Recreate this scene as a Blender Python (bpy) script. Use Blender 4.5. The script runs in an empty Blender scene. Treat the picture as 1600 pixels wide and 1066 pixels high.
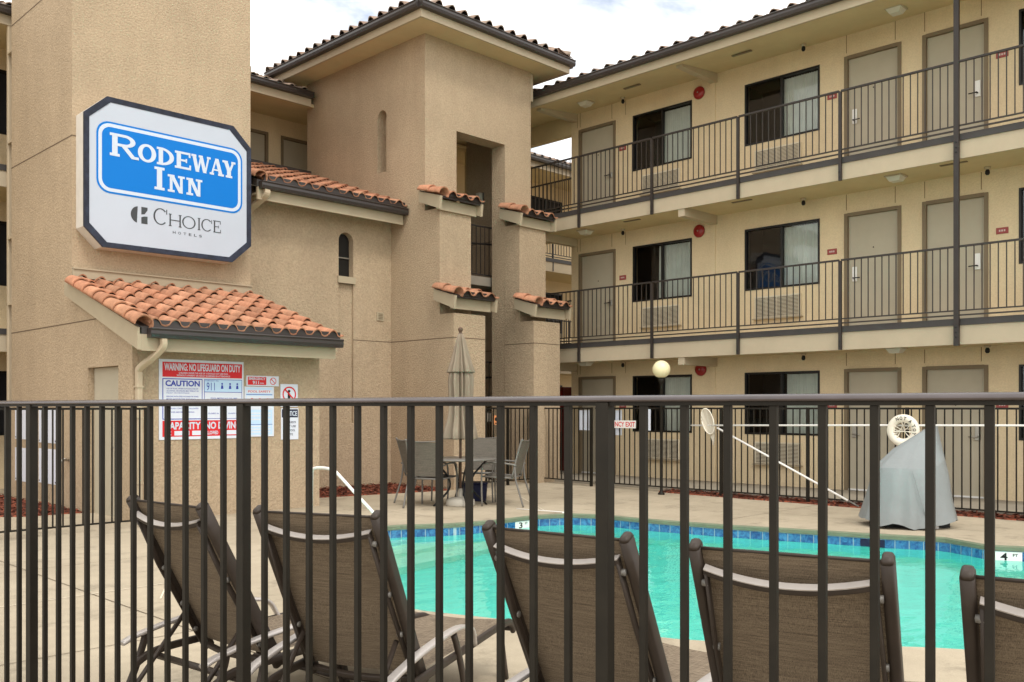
import bpy, bmesh, math, random
from mathutils import Vector, Matrix
random.seed(7)
D = bpy.data
SC = bpy.context.scene
COL = SC.collection
PI = math.pi
R = math.radians

# ------------------------------------------------------------------ camera
cam_d = D.cameras.new("camera"); cam = D.objects.new("camera", cam_d); COL.objects.link(cam)
cam_d.sensor_width = 36; cam_d.lens = 1446 / 1600 * 36
cam_d.shift_y = 104 / 1600
cam_d.clip_start = 0.05; cam_d.clip_end = 2000
cam.location = (0, 0, 1.49)
cam.rotation_euler = (R(90), 0, R(44.63 - 90))
SC.camera = cam
# ------------------------------------------------------------------ world: overcast sky with thin blue gaps
SUN_EL, SUN_AZ = R(52), R(200)      # azimuth: compass style, clockwise from +Y
w = D.worlds.new("World"); SC.world = w; w.use_nodes = True
nt = w.node_tree; nt.nodes.clear()
N = nt.nodes.new; L = nt.links.new
sky = N('ShaderNodeTexSky'); sky.sky_type = 'NISHITA'; sky.sun_disc = False
sky.sun_elevation = SUN_EL; sky.sun_rotation = SUN_AZ; sky.air_density = 1.0; sky.dust_density = 2.0
tc = N('ShaderNodeTexCoord'); mp = N('ShaderNodeMapping'); mp.inputs['Scale'].default_value = (1, 1, 2.6)
nz = N('ShaderNodeTexNoise'); nz.inputs['Scale'].default_value = 2.2; nz.inputs['Detail'].default_value = 7; nz.inputs['Roughness'].default_value = .6
nz.inputs['Distortion'].default_value = .4
cr = N('ShaderNodeValToRGB'); cr.color_ramp.elements[0].position = .34; cr.color_ramp.elements[1].position = .52
mixf = N('ShaderNodeMath'); mixf.operation = 'MULTIPLY_ADD'; mixf.inputs[1].default_value = .86; mixf.inputs[2].default_value = .14
cl = N('ShaderNodeMix'); cl.data_type = 'RGBA'
cl.inputs[7].default_value = (12.0, 11.75, 11.2, 1)
bg = N('ShaderNodeBackground'); bg.inputs['Strength'].default_value = .12
out = N('ShaderNodeOutputWorld')
L(tc.outputs['Generated'], mp.inputs['Vector']); L(mp.outputs['Vector'], nz.inputs['Vector'])
L(nz.outputs['Fac'], cr.inputs['Fac']); L(cr.outputs['Color'], mixf.inputs[0]); L(mixf.outputs[0], cl.inputs[0])
L(sky.outputs['Color'], cl.inputs[6]); L(cl.outputs[2], bg.inputs['Color']); L(bg.outputs[0], out.inputs['Surface'])
sd = D.lights.new("sun", 'SUN'); so = D.objects.new("sun", sd); COL.objects.link(so)
sd.energy = 0.9; sd.angle = R(14); sd.color = (1, .95, .86)
sdir = Vector((math.sin(SUN_AZ) * math.cos(SUN_EL), math.cos(SUN_AZ) * math.cos(SUN_EL), math.sin(SUN_EL)))
so.rotation_euler = sdir.to_track_quat('Z', 'Y').to_euler()
so.location = (0, -5, 20)
SC.view_settings.view_transform = 'Standard'; SC.view_settings.look = 'None'
SC.view_settings.exposure = 0.62; SC.view_settings.gamma = 1
SC.render.resolution_x = 1024; SC.render.resolution_y = 682
SC.render.engine = 'CYCLES'
SC.cycles.max_bounces = 8; SC.cycles.transparent_max_bounces = 12

# ------------------------------------------------------------------ materials
def srgb(r, g, b):
    f = lambda c: (c / 255 / 12.92) if c / 255 <= .04045 else ((c / 255 + .055) / 1.055) ** 2.4
    return (f(r), f(g), f(b), 1)
MATS = {}
def mat(name, col, rough=.8, var=.0, vscale=3.0, bump=0.0, bscale=60.0, spec=.3, metal=0, attr=None, detail=5, fine=0.0, fscale=90, col2=None, bdist=.01, streak=0.0):
    m = D.materials.new(name); m.use_nodes = True; t = m.node_tree
    b = t.nodes['Principled BSDF']; n = t.nodes.new; l = t.links.new
    b.inputs['Roughness'].default_value = rough; b.inputs['Metallic'].default_value = metal
    b.inputs['Specular IOR Level'].default_value = spec
    c4 = (*col[:3], 1)
    co = n('ShaderNodeTexCoord')
    src = None
    if var or col2:
        ns = n('ShaderNodeTexNoise'); ns.inputs['Scale'].default_value = vscale; ns.inputs['Detail'].default_value = detail; ns.inputs['Roughness'].default_value = .65
        l(co.outputs['Object'], ns.inputs['Vector'])
        mx = n('ShaderNodeMix'); mx.data_type = 'RGBA'
        rp = n('ShaderNodeValToRGB'); rp.color_ramp.elements[0].position = .3; rp.color_ramp.elements[1].position = .7
        l(ns.outputs['Fac'], rp.inputs['Fac']); l(rp.outputs['Color'], mx.inputs[0])
        mx.inputs[6].default_value = (*[c * (1 - var) for c in c4[:3]], 1)
        mx.inputs[7].default_value = (*col2[:3], 1) if col2 else (*[min(1, c * (1 + var)) for c in c4[:3]], 1)
        src = mx.outputs[2]
    if fine:
        nf = n('ShaderNodeTexNoise'); nf.inputs['Scale'].default_value = fscale; nf.inputs['Detail'].default_value = 3
        l(co.outputs['Object'], nf.inputs['Vector'])
        mr = n('ShaderNodeMapRange'); mr.inputs[1].default_value = .3; mr.inputs[2].default_value = .7
        mr.inputs[3].default_value = 1 - fine; mr.inputs[4].default_value = 1 + fine
        l(nf.outputs['Fac'], mr.inputs[0])
        mm = n('ShaderNodeMix'); mm.data_type = 'RGBA'; mm.blend_type = 'MULTIPLY'; mm.inputs[0].default_value = 1
        if src: l(src, mm.inputs[6])
        else: mm.inputs[6].default_value = c4
        l(mr.outputs[0], mm.inputs[7]); src = mm.outputs[2]
    if streak:
        for msc, sc_, lo, p0, p1 in (((2.2, 2.2, .5), 1.0, streak, .42, .62), ((1, 1, 1), .45, streak * .9, .40, .66)):
            mpn = n('ShaderNodeMapping'); mpn.inputs['Scale'].default_value = msc; l(co.outputs['Object'], mpn.inputs['Vector'])
            nf = n('ShaderNodeTexNoise'); nf.inputs['Scale'].default_value = sc_; nf.inputs['Detail'].default_value = 8; nf.inputs['Roughness'].default_value = .7; l(mpn.outputs['Vector'], nf.inputs['Vector'])
            mr = n('ShaderNodeMapRange'); mr.inputs[1].default_value = p0; mr.inputs[2].default_value = p1; mr.inputs[3].default_value = 1 - lo; mr.inputs[4].default_value = 1 + lo * .3
            l(nf.outputs['Fac'], mr.inputs[0])
            mm = n('ShaderNodeMix'); mm.data_type = 'RGBA'; mm.blend_type = 'MULTIPLY'; mm.inputs[0].default_value = 1
            l(src, mm.inputs[6]); l(mr.outputs[0], mm.inputs[7]); src = mm.outputs[2]
    if attr:
        a = n('ShaderNodeAttribute'); a.attribute_name = attr
        mm = n('ShaderNodeMix'); mm.data_type = 'RGBA'; mm.blend_type = 'MULTIPLY'; mm.inputs[0].default_value = 1
        if src: l(src, mm.inputs[6])
        else: mm.inputs[6].default_value = c4
        l(a.outputs['Color'], mm.inputs[7]); src = mm.outputs[2]
    if src: l(src, b.inputs['Base Color'])
    else: b.inputs['Base Color'].default_value = c4
    if bump:
        nb = n('ShaderNodeTexNoise'); nb.inputs['Scale'].default_value = bscale; nb.inputs['Detail'].default_value = 4; nb.inputs['Roughness'].default_value = .6
        l(co.outputs['Object'], nb.inputs['Vector'])
        bp = n('ShaderNodeBump'); bp.inputs['Strength'].default_value = bump; bp.inputs['Distance'].default_value = bdist
        l(nb.outputs['Fac'], bp.inputs['Height']); l(bp.outputs['Normal'], b.inputs['Normal'])
    MATS[name] = m
    return m
M_TAN = mat('tan_stucco', (.45, .348, .238), .95, .06, .8, .85, 34, .1, fine=.12, fscale=34, bdist=.025, streak=.055)
M_CREAM = mat('cream_stucco', (.70, .57, .375), .95, .05, .7, .6, 38, .1, fine=.06, fscale=40, bdist=.015, streak=.045)
M_TRIM = mat('tan_trim', (.40, .335, .235), .7, .05, 3, .1, 40)
M_TRIML = mat('light_trim', (.46, .385, .275), .7, .05, 3, .1, 40)
M_SOFFIT = mat('soffit_stucco', (.60, .49, .30), .95, .08, 1.2, .35, 50, .1, bdist=.01)
M_GUTTER = mat('gutter_metal', (.035, .028, .026), .35, .15, 2, spec=.5)
M_RAILTOP = mat('dark_bronze_rail', (.085, .070, .070), .27, .15, 9, .03, 130, .8, metal=.45, bdist=.001)
M_BRONZE = mat('dark_bronze_paint', (.013, .0105, .007), .55, .25, 9, .12, 130, .22, bdist=.002)
M_RAILP = mat('balcony_rail_paint', (.028, .022, .019), .5, .2, 5, spec=.4)
M_BAND = mat('dark_steel_band', (.055, .05, .048), .55, .15, 3)
M_TILE = mat('clay_tile', (.41, .20, .12), .85, .30, 3.5, .4, 40, .15, attr='tint', fine=.12, fscale=30, bdist=.01)
M_TILED = mat('backlit_weathered_clay_tile', (.33, .25, .20), .9, .3, 5, .4, 40, .15, attr='tint', fine=.15, fscale=30, bdist=.01)  # greyer than the other clay tile: weathering plus backlit shade in the colour
M_DOOR = mat('door_paint', (.42, .375, .285), .6, .04, 3)
M_DFRAME = mat('door_frame_paint', (.19, .145, .09), .6, .06, 3)
M_WFRAME = mat('window_frame_metal', (.012, .011, .010), .4)
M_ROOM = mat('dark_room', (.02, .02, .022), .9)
M_CURT = mat('curtain_cloth', (.82, .80, .72), .9, .08, 4)
M_AC = mat('grille_beige', (.66, .59, .45), .6, .05, 5)
M_ACD = mat('grille_dark', (.11, .09, .07), .8)
M_RED = mat('bell_red', (.27, .012, .012), .3, spec=.5)
M_REDD = mat('dark_red_paint', (.12, .012, .008), .5)
M_PLATE = mat('number_plate_red', (.30, .06, .055), .5)
M_WHITE = mat('white_paint', (.78, .77, .74), .5, .03, 5)
M_OFFW = mat('sign_white', (.46, .50, .58), .25, .02, 2, spec=.5)
M_PAPER = mat('paper_white', (.66, .70, .79), .6)
M_SIDE = mat('sign_cabinet', (.60, .56, .50), .6, .08, 4)
M_SFRAME = mat('sign_frame_dark', (.018, .022, .04), .45, .5, 9)
M_BLUE = mat('sign_blue', (.0, .165, .57), .5, spec=.2)
M_LET = mat('letter_white', (.56, .62, .72), .5)
M_GREYL = mat('letter_charcoal', (.05, .055, .06), .5)
M_SRED = mat('print_red', (.62, .02, .025), .5)
M_SBLUE = mat('print_blue', (.03, .05, .38), .5)
M_SLB = mat('print_light_blue', (.50, .68, .88), .5)
M_NAVY = mat('print_navy', (.008, .01, .04), .5)
M_ORANGE = mat('print_orange', (.75, .30, .12), .5)
M_BLACK = mat('black_paint', (.01, .01, .01), .5)
M_CONC = mat('walkway_concrete', (.30, .265, .21), .9, .12, 2, .2, 50)
M_STEELC = mat('sky_sheen_bar_paint', (.50, .46, .43), .38, .08, 10, metal=.4)  # bright base colour carries the sky reflections on bars and arms
M_CHAISE = mat('chaise_frame_paint', (.042, .031, .024), .48, .12, 12, .08, 150, .3, bdist=.002)
M_PATIO = mat('patio_frame_metal', (.15, .14, .125), .4, .08, 10, spec=.5)
M_STEEL = mat('brushed_steel', (.42, .40, .36), .35, metal=.8)
M_UMB = mat('umbrella_cloth', (.27, .218, .162), .9, .07, 5, .2, 200, bdist=.002)
M_WOOD = mat('pole_brown', (.10, .06, .04), .5, .2, 8)
M_GLOBE = mat('globe_glass', (.82, .74, .46), .35, spec=.5)
M_RING = mat('ring_white', (.80, .75, .64), .5, .06, 6, .15, 50)
M_COVER = mat('cover_vinyl', (.235, .255, .258), .55, .05, 3, .25, 9, .35, bdist=.03)
M_NET = mat('net_mesh', (.62, .56, .46), .9)
M_COPE = mat('coping_edge', (.15, .175, .115), .8, .15, 4, .2, 40)
M_DSTILE = mat('downspout_paint', (.47, .385, .27), .6, .04, 3)
M_STAIR = mat('stair_concrete', (.25, .22, .18), .9, .1, 3)

def mat_nodes(name):
    m = D.materials.new(name); m.use_nodes = True; t = m.node_tree
    return m, t, t.nodes, t.links
# concrete deck: warm beige, mottled, hairline stains
def deck_mat():
    m, t, n, l = mat_nodes('deck_concrete'); b = n['Principled BSDF']; b.inputs['Roughness'].default_value = .85; b.inputs['Specular IOR Level'].default_value = .2
    co = n.new('ShaderNodeTexCoord')
    def noise(s, d, r=.6):
        x = n.new('ShaderNodeTexNoise'); x.inputs['Scale'].default_value = s; x.inputs['Detail'].default_value = d; x.inputs['Roughness'].default_value = r
        l.new(co.outputs['Object'], x.inputs['Vector']); return x
    a = noise(.55, 6, .65); c = noise(7, 5); f = noise(120, 2); st = noise(1.7, 8, .75)
    r1 = n.new('ShaderNodeValToRGB'); e = r1.color_ramp.elements
    e[0].position = .3; e[0].color = (.35, .295, .215, 1); e[1].position = .7; e[1].color = (.48, .41, .305, 1)
    l.new(a.outputs['Fac'], r1.inputs['Fac'])
    def mul(src, tex, lo, hi, p0=.3, p1=.7):
        mr = n.new('ShaderNodeMapRange'); mr.inputs[1].default_value = p0; mr.inputs[2].default_value = p1; mr.inputs[3].default_value = lo; mr.inputs[4].default_value = hi
        l.new(tex.outputs['Fac'], mr.inputs[0])
        mm = n.new('ShaderNodeMix'); mm.data_type = 'RGBA'; mm.blend_type = 'MULTIPLY'; mm.inputs[0].default_value = 1
        l.new(src, mm.inputs[6]); l.new(mr.outputs[0], mm.inputs[7]); return mm.outputs[2]
    s = mul(r1.outputs['Color'], c, .93, 1.05); s = mul(s, f, .9, 1.06); s = mul(s, st, .55, 1.0, .3, .46)
    l.new(s, b.inputs['Base Color'])
    bp = n.new('ShaderNodeBump'); bp.inputs['Strength'].default_value = .3; bp.inputs['Distance'].default_value = .004
    l.new(f.outputs['Fac'], bp.inputs['Height']); l.new(bp.outputs['Normal'], b.inputs['Normal'])
    return m
M_DECK = deck_mat()
# sling fabric: fine weave
def sling_mat(name, ca, cb, scale):
    m, t, n, l = mat_nodes(name); b = n['Principled BSDF']; b.inputs['Roughness'].default_value = .75; b.inputs['Specular IOR Level'].default_value = .3
    co = n.new('ShaderNodeTexCoord')
    outs = []
    for sc in ((scale, 6, scale * .2), (6, scale * .2, scale)):
        mpn = n.new('ShaderNodeMapping'); mpn.inputs['Scale'].default_value = sc; l.new(co.outputs['Object'], mpn.inputs['Vector'])
        x = n.new('ShaderNodeTexNoise'); x.inputs['Scale'].default_value = 1.0; x.inputs['Detail'].default_value = 2; l.new(mpn.outputs['Vector'], x.inputs['Vector']); outs.append(x)
    ad = n.new('ShaderNodeMath'); ad.operation = 'ADD'; l.new(outs[0].outputs['Fac'], ad.inputs[0]); l.new(outs[1].outputs['Fac'], ad.inputs[1])
    r1 = n.new('ShaderNodeValToRGB'); e = r1.color_ramp.elements; e[0].position = .4; e[0].color = (*ca, 1); e[1].position = .62; e[1].color = (*cb, 1)
    hv = n.new('ShaderNodeMath'); hv.operation = 'MULTIPLY'; hv.inputs[1].default_value = .5
    l.new(ad.outputs[0], hv.inputs[0]); l.new(hv.outputs[0], r1.inputs['Fac']); l.new(r1.outputs['Color'], b.inputs['Base Color'])
    bp = n.new('ShaderNodeBump'); bp.inputs['Strength'].default_value = .5; bp.inputs['Distance'].default_value = .002
    l.new(hv.outputs[0], bp.inputs['Height']); l.new(bp.outputs['Normal'], b.inputs['Normal'])
    return m
M_SLING = sling_mat('brown_sling_weave', (.085, .062, .042), (.27, .21, .145), 800)
M_SLINGG = sling_mat('grey_sling_weave', (.085, .075, .062), (.18, .16, .13), 400)
# pool tile band
def tile_mat():
    m, t, n, l = mat_nodes('pool_tile_blue'); b = n['Principled BSDF']; b.inputs['Roughness'].default_value = .2
    co = n.new('ShaderNodeTexCoord')
    x = n.new('ShaderNodeTexNoise'); x.inputs['Scale'].default_value = 16; x.inputs['Detail'].default_value = 6; x.inputs['Distortion'].default_value = 1.2
    l.new(co.outputs['Object'], x.inputs['Vector'])
    r1 = n.new('ShaderNodeValToRGB'); e = r1.color_ramp.elements; e[0].position = .35; e[0].color = (.006, .055, .20, 1); e[1].position = .68; e[1].color = (.055, .24, .45, 1)
    l.new(x.outputs['Fac'], r1.inputs['Fac'])
    l.new(r1.outputs['Color'], b.inputs['Base Color'])
    return m
M_PTILE = tile_mat()
M_GROUT = mat('tile_grout', (.35, .45, .5), .8)
M_BASIN = mat('pool_plaster', (.32, .87, .80), .8, .04, 1.5)  # turquoise of light absorbed by the water put into the plaster colour
M_STEPS = mat('shallow_step_plaster', (.80, .90, .78), .8, .04, 1.5)  # paler than the basin: brightness of shallow water put into the colour
def water_mat():
    m, t, n, l = mat_nodes('pool_water'); n.remove(n['Principled BSDF'])
    o = n['Material Output']
    tr = n.new('ShaderNodeBsdfRefraction'); tr.inputs['Color'].default_value = (.66, .985, .94, 1); tr.inputs['IOR'].default_value = 1.33; tr.inputs['Roughness'].default_value = 0
    gl = n.new('ShaderNodeBsdfGlossy'); gl.inputs['Roughness'].default_value = .03; gl.inputs['Color'].default_value = (1, 1, 1, 1)
    fr = n.new('ShaderNodeFresnel'); fr.inputs['IOR'].default_value = 1.33
    mx = n.new('ShaderNodeMixShader')
    co = n.new('ShaderNodeTexCoord'); x = n.new('ShaderNodeTexNoise'); x.inputs['Scale'].default_value = 2.4; x.inputs['Detail'].default_value = 3
    mp = n.new('ShaderNodeMapping'); mp.inputs['Scale'].default_value = (1, 1.6, 1)
    l.new(co.outputs['Object'], mp.inputs['Vector']); l.new(mp.outputs['Vector'], x.inputs['Vector'])
    bp = n.new('ShaderNodeBump'); bp.inputs['Strength'].default_value = .22; bp.inputs['Distance'].default_value = .06
    l.new(x.outputs['Fac'], bp.inputs['Height'])
    l.new(bp.outputs['Normal'], gl.inputs['Normal']); l.new(bp.outputs['Normal'], fr.inputs['Normal']); l.new(bp.outputs['Normal'], tr.inputs['Normal'])
    l.new(fr.outputs[0], mx.inputs[0]); l.new(tr.outputs[0], mx.inputs[1]); l.new(gl.outputs[0], mx.inputs[2]); l.new(mx.outputs[0], o.inputs['Surface'])
    return m
M_WATER = water_mat()
def glass_mat(name, tint=(.75, .8, .8)):
    m, t, n, l = mat_nodes(name); n.remove(n['Principled BSDF']); o = n['Material Output']
    tr = n.new('ShaderNodeBsdfTransparent'); tr.inputs['Color'].default_value = (*tint, 1)
    gl = n.new('ShaderNodeBsdfGlossy'); gl.inputs['Roughness'].default_value = .02
    fr = n.new('ShaderNodeFresnel'); fr.inputs['IOR'].default_value = 1.55
    co = n.new('ShaderNodeTexCoord'); x = n.new('ShaderNodeTexNoise'); x.inputs['Scale'].default_value = 1.5
    l.new(co.outputs['Object'], x.inputs['Vector'])
    bp = n.new('ShaderNodeBump'); bp.inputs['Strength'].default_value = .06; bp.inputs['Distance'].default_value = .05
    l.new(x.outputs['Fac'], bp.inputs['Height']); l.new(bp.outputs['Normal'], gl.inputs['Normal'])
    mx = n.new('ShaderNodeMixShader'); l.new(fr.outputs[0], mx.inputs[0]); l.new(tr.outputs[0], mx.inputs[1]); l.new(gl.outputs[0], mx.inputs[2]); l.new(mx.outputs[0], o.inputs['Surface'])
    return m
M_GLASS = glass_mat('window_glass')
def mulch_mat():
    m, t, n, l = mat_nodes('bark_mulch'); b = n['Principled BSDF']; b.inputs['Roughness'].default_value = .9
    co = n.new('ShaderNodeTexCoord'); v = n.new('ShaderNodeTexVoronoi'); v.inputs['Scale'].default_value = 28
    l.new(co.outputs['Object'], v.inputs['Vector'])
    r1 = n.new('ShaderNodeValToRGB'); e = r1.color_ramp.elements; e[0].position = .1; e[0].color = (.05, .014, .008, 1); e[1].position = .9; e[1].color = (.33, .085, .04, 1)
    sp = n.new('ShaderNodeSeparateColor'); l.new(v.outputs['Color'], sp.inputs[0]); l.new(sp.outputs[0], r1.inputs['Fac']); l.new(r1.outputs['Color'], b.inputs['Base Color'])
    bp = n.new('ShaderNodeBump'); bp.inputs['Strength'].default_value = 1; bp.inputs['Distance'].default_value = .03
    l.new(sp.outputs[1], bp.inputs['Height']); l.new(bp.outputs['Normal'], b.inputs['Normal'])
    return m
M_MULCH = mulch_mat()

# ------------------------------------------------------------------ mesh helpers
class MB:
    def __init__(s): s.v = []; s.f = []; s.m = []; s.c = []; s.sm = []; s.mi = 0; s.col = (1, 1, 1); s.T = None; s.smooth = False
    def V(s, p):
        p = Vector(p)
        if s.T is not None: p = s.T @ p
        s.v.append(p[:]); return len(s.v) - 1
    def F(s, ids): s.f.append(tuple(ids)); s.m.append(s.mi); s.c.append(s.col); s.sm.append(s.smooth)
    def face(s, pts): s.F([s.V(p) for p in pts])
    def box(s, a, b):
        x0, y0, z0 = [min(a[i], b[i]) for i in range(3)]; x1, y1, z1 = [max(a[i], b[i]) for i in range(3)]
        i = [s.V(p) for p in ((x0, y0, z0), (x1, y0, z0), (x1, y1, z0), (x0, y1, z0), (x0, y0, z1), (x1, y0, z1), (x1, y1, z1), (x0, y1, z1))]
        for q in ((0, 3, 2, 1), (4, 5, 6, 7), (0, 1, 5, 4), (1, 2, 6, 5), (2, 3, 7, 6), (3, 0, 4, 7)): s.F([i[k] for k in q])
        return s
    def hexa(s, p):     # 8 points: bottom 4 (ccw), top 4
        i = [s.V(q) for q in p]
        for q in ((0, 3, 2, 1), (4, 5, 6, 7), (0, 1, 5, 4), (1, 2, 6, 5), (2, 3, 7, 6), (3, 0, 4, 7)): s.F([i[k] for k in q])
        return s
    def prism(s, poly, ext):        # poly: list of 3-D points (planar), ext: vector
        e = Vector(ext); a = [s.V(p) for p in poly]; b = [s.V(Vector(p) + e) for p in poly]; n = len(poly)
        s.F(a[::-1]); s.F(b)
        for k in range(n): s.F((a[k], a[(k + 1) % n], b[(k + 1) % n], b[k]))
        return s
    def sweep(s, pts, prof, up=(0, 0, 1), cap=True, scales=None):
        """sweep a closed 2-D profile [(a,b)] along pts; a along side, b along up-ish"""
        pts = [Vector(p) for p in pts]; n = len(pts); rings = []; upv = Vector(up)
        for k, p in enumerate(pts):
            t = (pts[min(k + 1, n - 1)] - pts[max(k - 1, 0)]).normalized()
            sd = t.cross(upv)
            if sd.length < 1e-4: sd = t.cross(Vector((1, 0, 0)))
            sd.normalize(); u = sd.cross(t).normalized()
            sc = scales[k] if scales else 1
            rings.append([s.V(p + sd * a * sc + u * b * sc) for a, b in prof])
        m = len(prof); sm = s.smooth
        for k in range(n - 1):
            for j in range(m): s.F((rings[k][j], rings[k][(j + 1) % m], rings[k + 1][(j + 1) % m], rings[k + 1][j]))
        if cap:
            s.smooth = False; s.F(rings[0][::-1]); s.F(rings[-1]); s.smooth = sm
        return s
    def tube(s, pts, r, n=8, cap=True, scales=None):
        sm = s.smooth; s.smooth = True
        s.sweep(pts, [(r * math.cos(2 * PI * k / n), r * math.sin(2 * PI * k / n)) for k in range(n)], cap=cap, scales=scales, up=(.013, .021, 1))
        s.smooth = sm; return s
    def lathe(s, prof, c=(0, 0, 0), n=24, axis='z', star=None):
        sm = s.smooth; s.smooth = True; c = Vector(c); rings = []
        for (r, z) in prof:
            ring = []
            for k in range(n):
                a = 2 * PI * k / n; rr = r * (star(a, z) if star else 1)
                x, y = rr * math.cos(a), rr * math.sin(a)
                p = {'z': (x, y, z), 'x': (z, x, y), 'y': (x, z, -y)}[axis]
                ring.append(s.V(c + Vector(p)))
            rings.append(ring)
        for a, b in zip(rings, rings[1:]):
            for k in range(n): s.F((a[k], a[(k + 1) % n], b[(k + 1) % n], b[k]))
        s.F(rings[0][::-1]); s.F(rings[-1]); s.smooth = sm; return s
    def build(s, name, mats, parent=None, label=None, bevel=0, face=None):
        me = D.meshes.new(name)
        me.from_pydata(s.v, [], s.f)
        if not isinstance(mats, (list, tuple)): mats = [mats]
        for m in mats: me.materials.append(m)
        me.polygons.foreach_set('material_index', s.m); me.polygons.foreach_set('use_smooth', s.sm)
        if any(c != (1, 1, 1) for c in s.c):
            ca = me.color_attributes.new('tint', 'FLOAT_COLOR', 'CORNER'); k = 0
            vals = []
            for p, c in zip(me.polygons, s.c): vals += list((*c, 1)) * p.loop_total
            ca.data.foreach_set('color', vals)
        me.update()
        bm = bmesh.new(); bm.from_mesh(me); bmesh.ops.recalc_face_normals(bm, faces=bm.faces)
        if face is not None and sum((f.normal.dot(Vector(face)) * f.calc_area() for f in bm.faces)) < 0: bmesh.ops.reverse_faces(bm, faces=bm.faces)
        if bevel:
            es = [e for e in bm.edges if len(e.link_faces) == 2 and e.calc_face_angle(0) > .6]
            bmesh.ops.bevel(bm, geom=es, offset=bevel, segments=1, affect='EDGES', clamp_overlap=True)
        bm.to_mesh(me); bm.free()
        o = D.objects.new(name, me); COL.objects.link(o)
        if parent is not None: o.parent = parent
        if label: o['label'] = label
        return o
def build_split(mb, name, mats, parent=None):
    # one object per loose piece
    root = list(range(len(mb.v)))
    def find(i):
        while root[i] != i: root[i] = root[root[i]]; i = root[i]
        return i
    for f in mb.f:
        for q in f[1:]: root[find(q)] = find(f[0])
    grp = {}
    for k, f in enumerate(mb.f): grp.setdefault(find(f[0]), []).append(k)
    for ks in grp.values():
        n_ = MB(); idx = {}
        for k in ks:
            for q in mb.f[k]:
                if q not in idx: idx[q] = len(n_.v); n_.v.append(mb.v[q])
            n_.f.append(tuple(idx[q] for q in mb.f[k])); n_.m.append(mb.m[k]); n_.c.append(mb.c[k]); n_.sm.append(mb.sm[k])
        n_.build(name, mats, parent)
def tag(o, label=None, cat=None, group=None, kind=None):
    if label: o['label'] = label
    if cat: o['category'] = cat
    if group: o['group'] = group
    if kind: o['kind'] = kind
    return o
def thing(name, label, cat, loc=(0, 0, 0), rz=0, group=None, kind=None):
    o = D.objects.new(name, None); COL.objects.link(o); o.empty_display_size = .2
    o.location = loc; o.rotation_euler = (0, 0, rz); return tag(o, label, cat, group, kind)
def bx(a, b, name, m, parent=None, label=None, bevel=0): return MB().box(a, b).build(name, m, parent, label, bevel)
def dup(o, parent=None):
    c = o.copy(); COL.objects.link(c)
    if parent is not None: c.parent = parent
    for ch in list(o.children): dup(ch, c)
    return c
def ovalprof(a, b, n=12): return [(a * math.cos(2 * PI * k / n), b * math.sin(2 * PI * k / n)) for k in range(n)]
def rrprof(a, b, r, n=3):
    out = []
    for cx, cy, s0 in ((a - r, b - r, 0), (-a + r, b - r, 90), (-a + r, -b + r, 180), (a - r, -b + r, 270)):
        for k in range(n + 1):
            t = R(s0 + 90 * k / n); out.append((cx + r * math.cos(t), cy + r * math.sin(t)))
    return out
def bez(p, n=10):      # Catmull-Rom through points
    P = [Vector(q) for q in p]; P = [P[0] * 2 - P[1]] + P + [P[-1] * 2 - P[-2]]; out = []
    for i in range(1, len(P) - 2):
        for k in range(n):
            t = k / n; a, b, c, d = P[i - 1:i + 3]
            out.append(.5 * ((2 * b) + (c - a) * t + (2 * a - 5 * b + 4 * c - d) * t * t + (3 * b - a - 3 * c + d) * t ** 3))
    out.append(P[-2]); return out

# axis-frame helper: a wall in a vertical plane.  fr='x': plane x=c, u->y ; fr='y': plane y=c, u->x
def P(fr, c, u, z, off=0): return (c + off, u, z) if fr == 'x' else (u, c + off, z)
def wall_holes(mb, fr, c, thick, u0, u1, z0, z1, holes):
    """slab from c to c+thick, with rectangular holes (u0,u1,z0,z1)"""
    us = sorted({u0, u1, *[v for h in holes for v in h[:2]]}); zs = sorted({z0, z1, *[v for h in holes for v in h[2:4]]})
    us = [u for u in us if u0 <= u <= u1]; zs = [z for z in zs if z0 <= z <= z1]
    def solid(i, j):
        if i < 0 or j < 0 or i >= len(us) - 1 or j >= len(zs) - 1: return False
        a = (us[i] + us[i + 1]) / 2; b = (zs[j] + zs[j + 1]) / 2
        return not any(h[0] < a < h[1] and h[2] < b < h[3] for h in holes)
    for i in range(len(us) - 1):
        for j in range(len(zs) - 1):
            if not solid(i, j): continue
            a, b, lo, hi = us[i], us[i + 1], zs[j], zs[j + 1]
            for o in (0, thick): mb.face([P(fr, c, a, lo, o), P(fr, c, b, lo, o), P(fr, c, b, hi, o), P(fr, c, a, hi, o)])
            if not solid(i - 1, j): mb.face([P(fr, c, a, lo, 0), P(fr, c, a, lo, thick), P(fr, c, a, hi, thick), P(fr, c, a, hi, 0)])
            if not solid(i + 1, j): mb.face([P(fr, c, b, lo, 0), P(fr, c, b, lo, thick), P(fr, c, b, hi, thick), P(fr, c, b, hi, 0)])
            if not solid(i, j - 1): mb.face([P(fr, c, a, lo, 0), P(fr, c, b, lo, 0), P(fr, c, b, lo, thick), P(fr, c, a, lo, thick)])
            if not solid(i, j + 1): mb.face([P(fr, c, a, hi, 0), P(fr, c, b, hi, 0), P(fr, c, b, hi, thick), P(fr, c, a, hi, thick)])
def fbox(mb, fr, c, u0, u1, z0, z1, o0, o1): mb.box(P(fr, c, u0, z0, o0), P(fr, c, u1, z1, o1))

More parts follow.
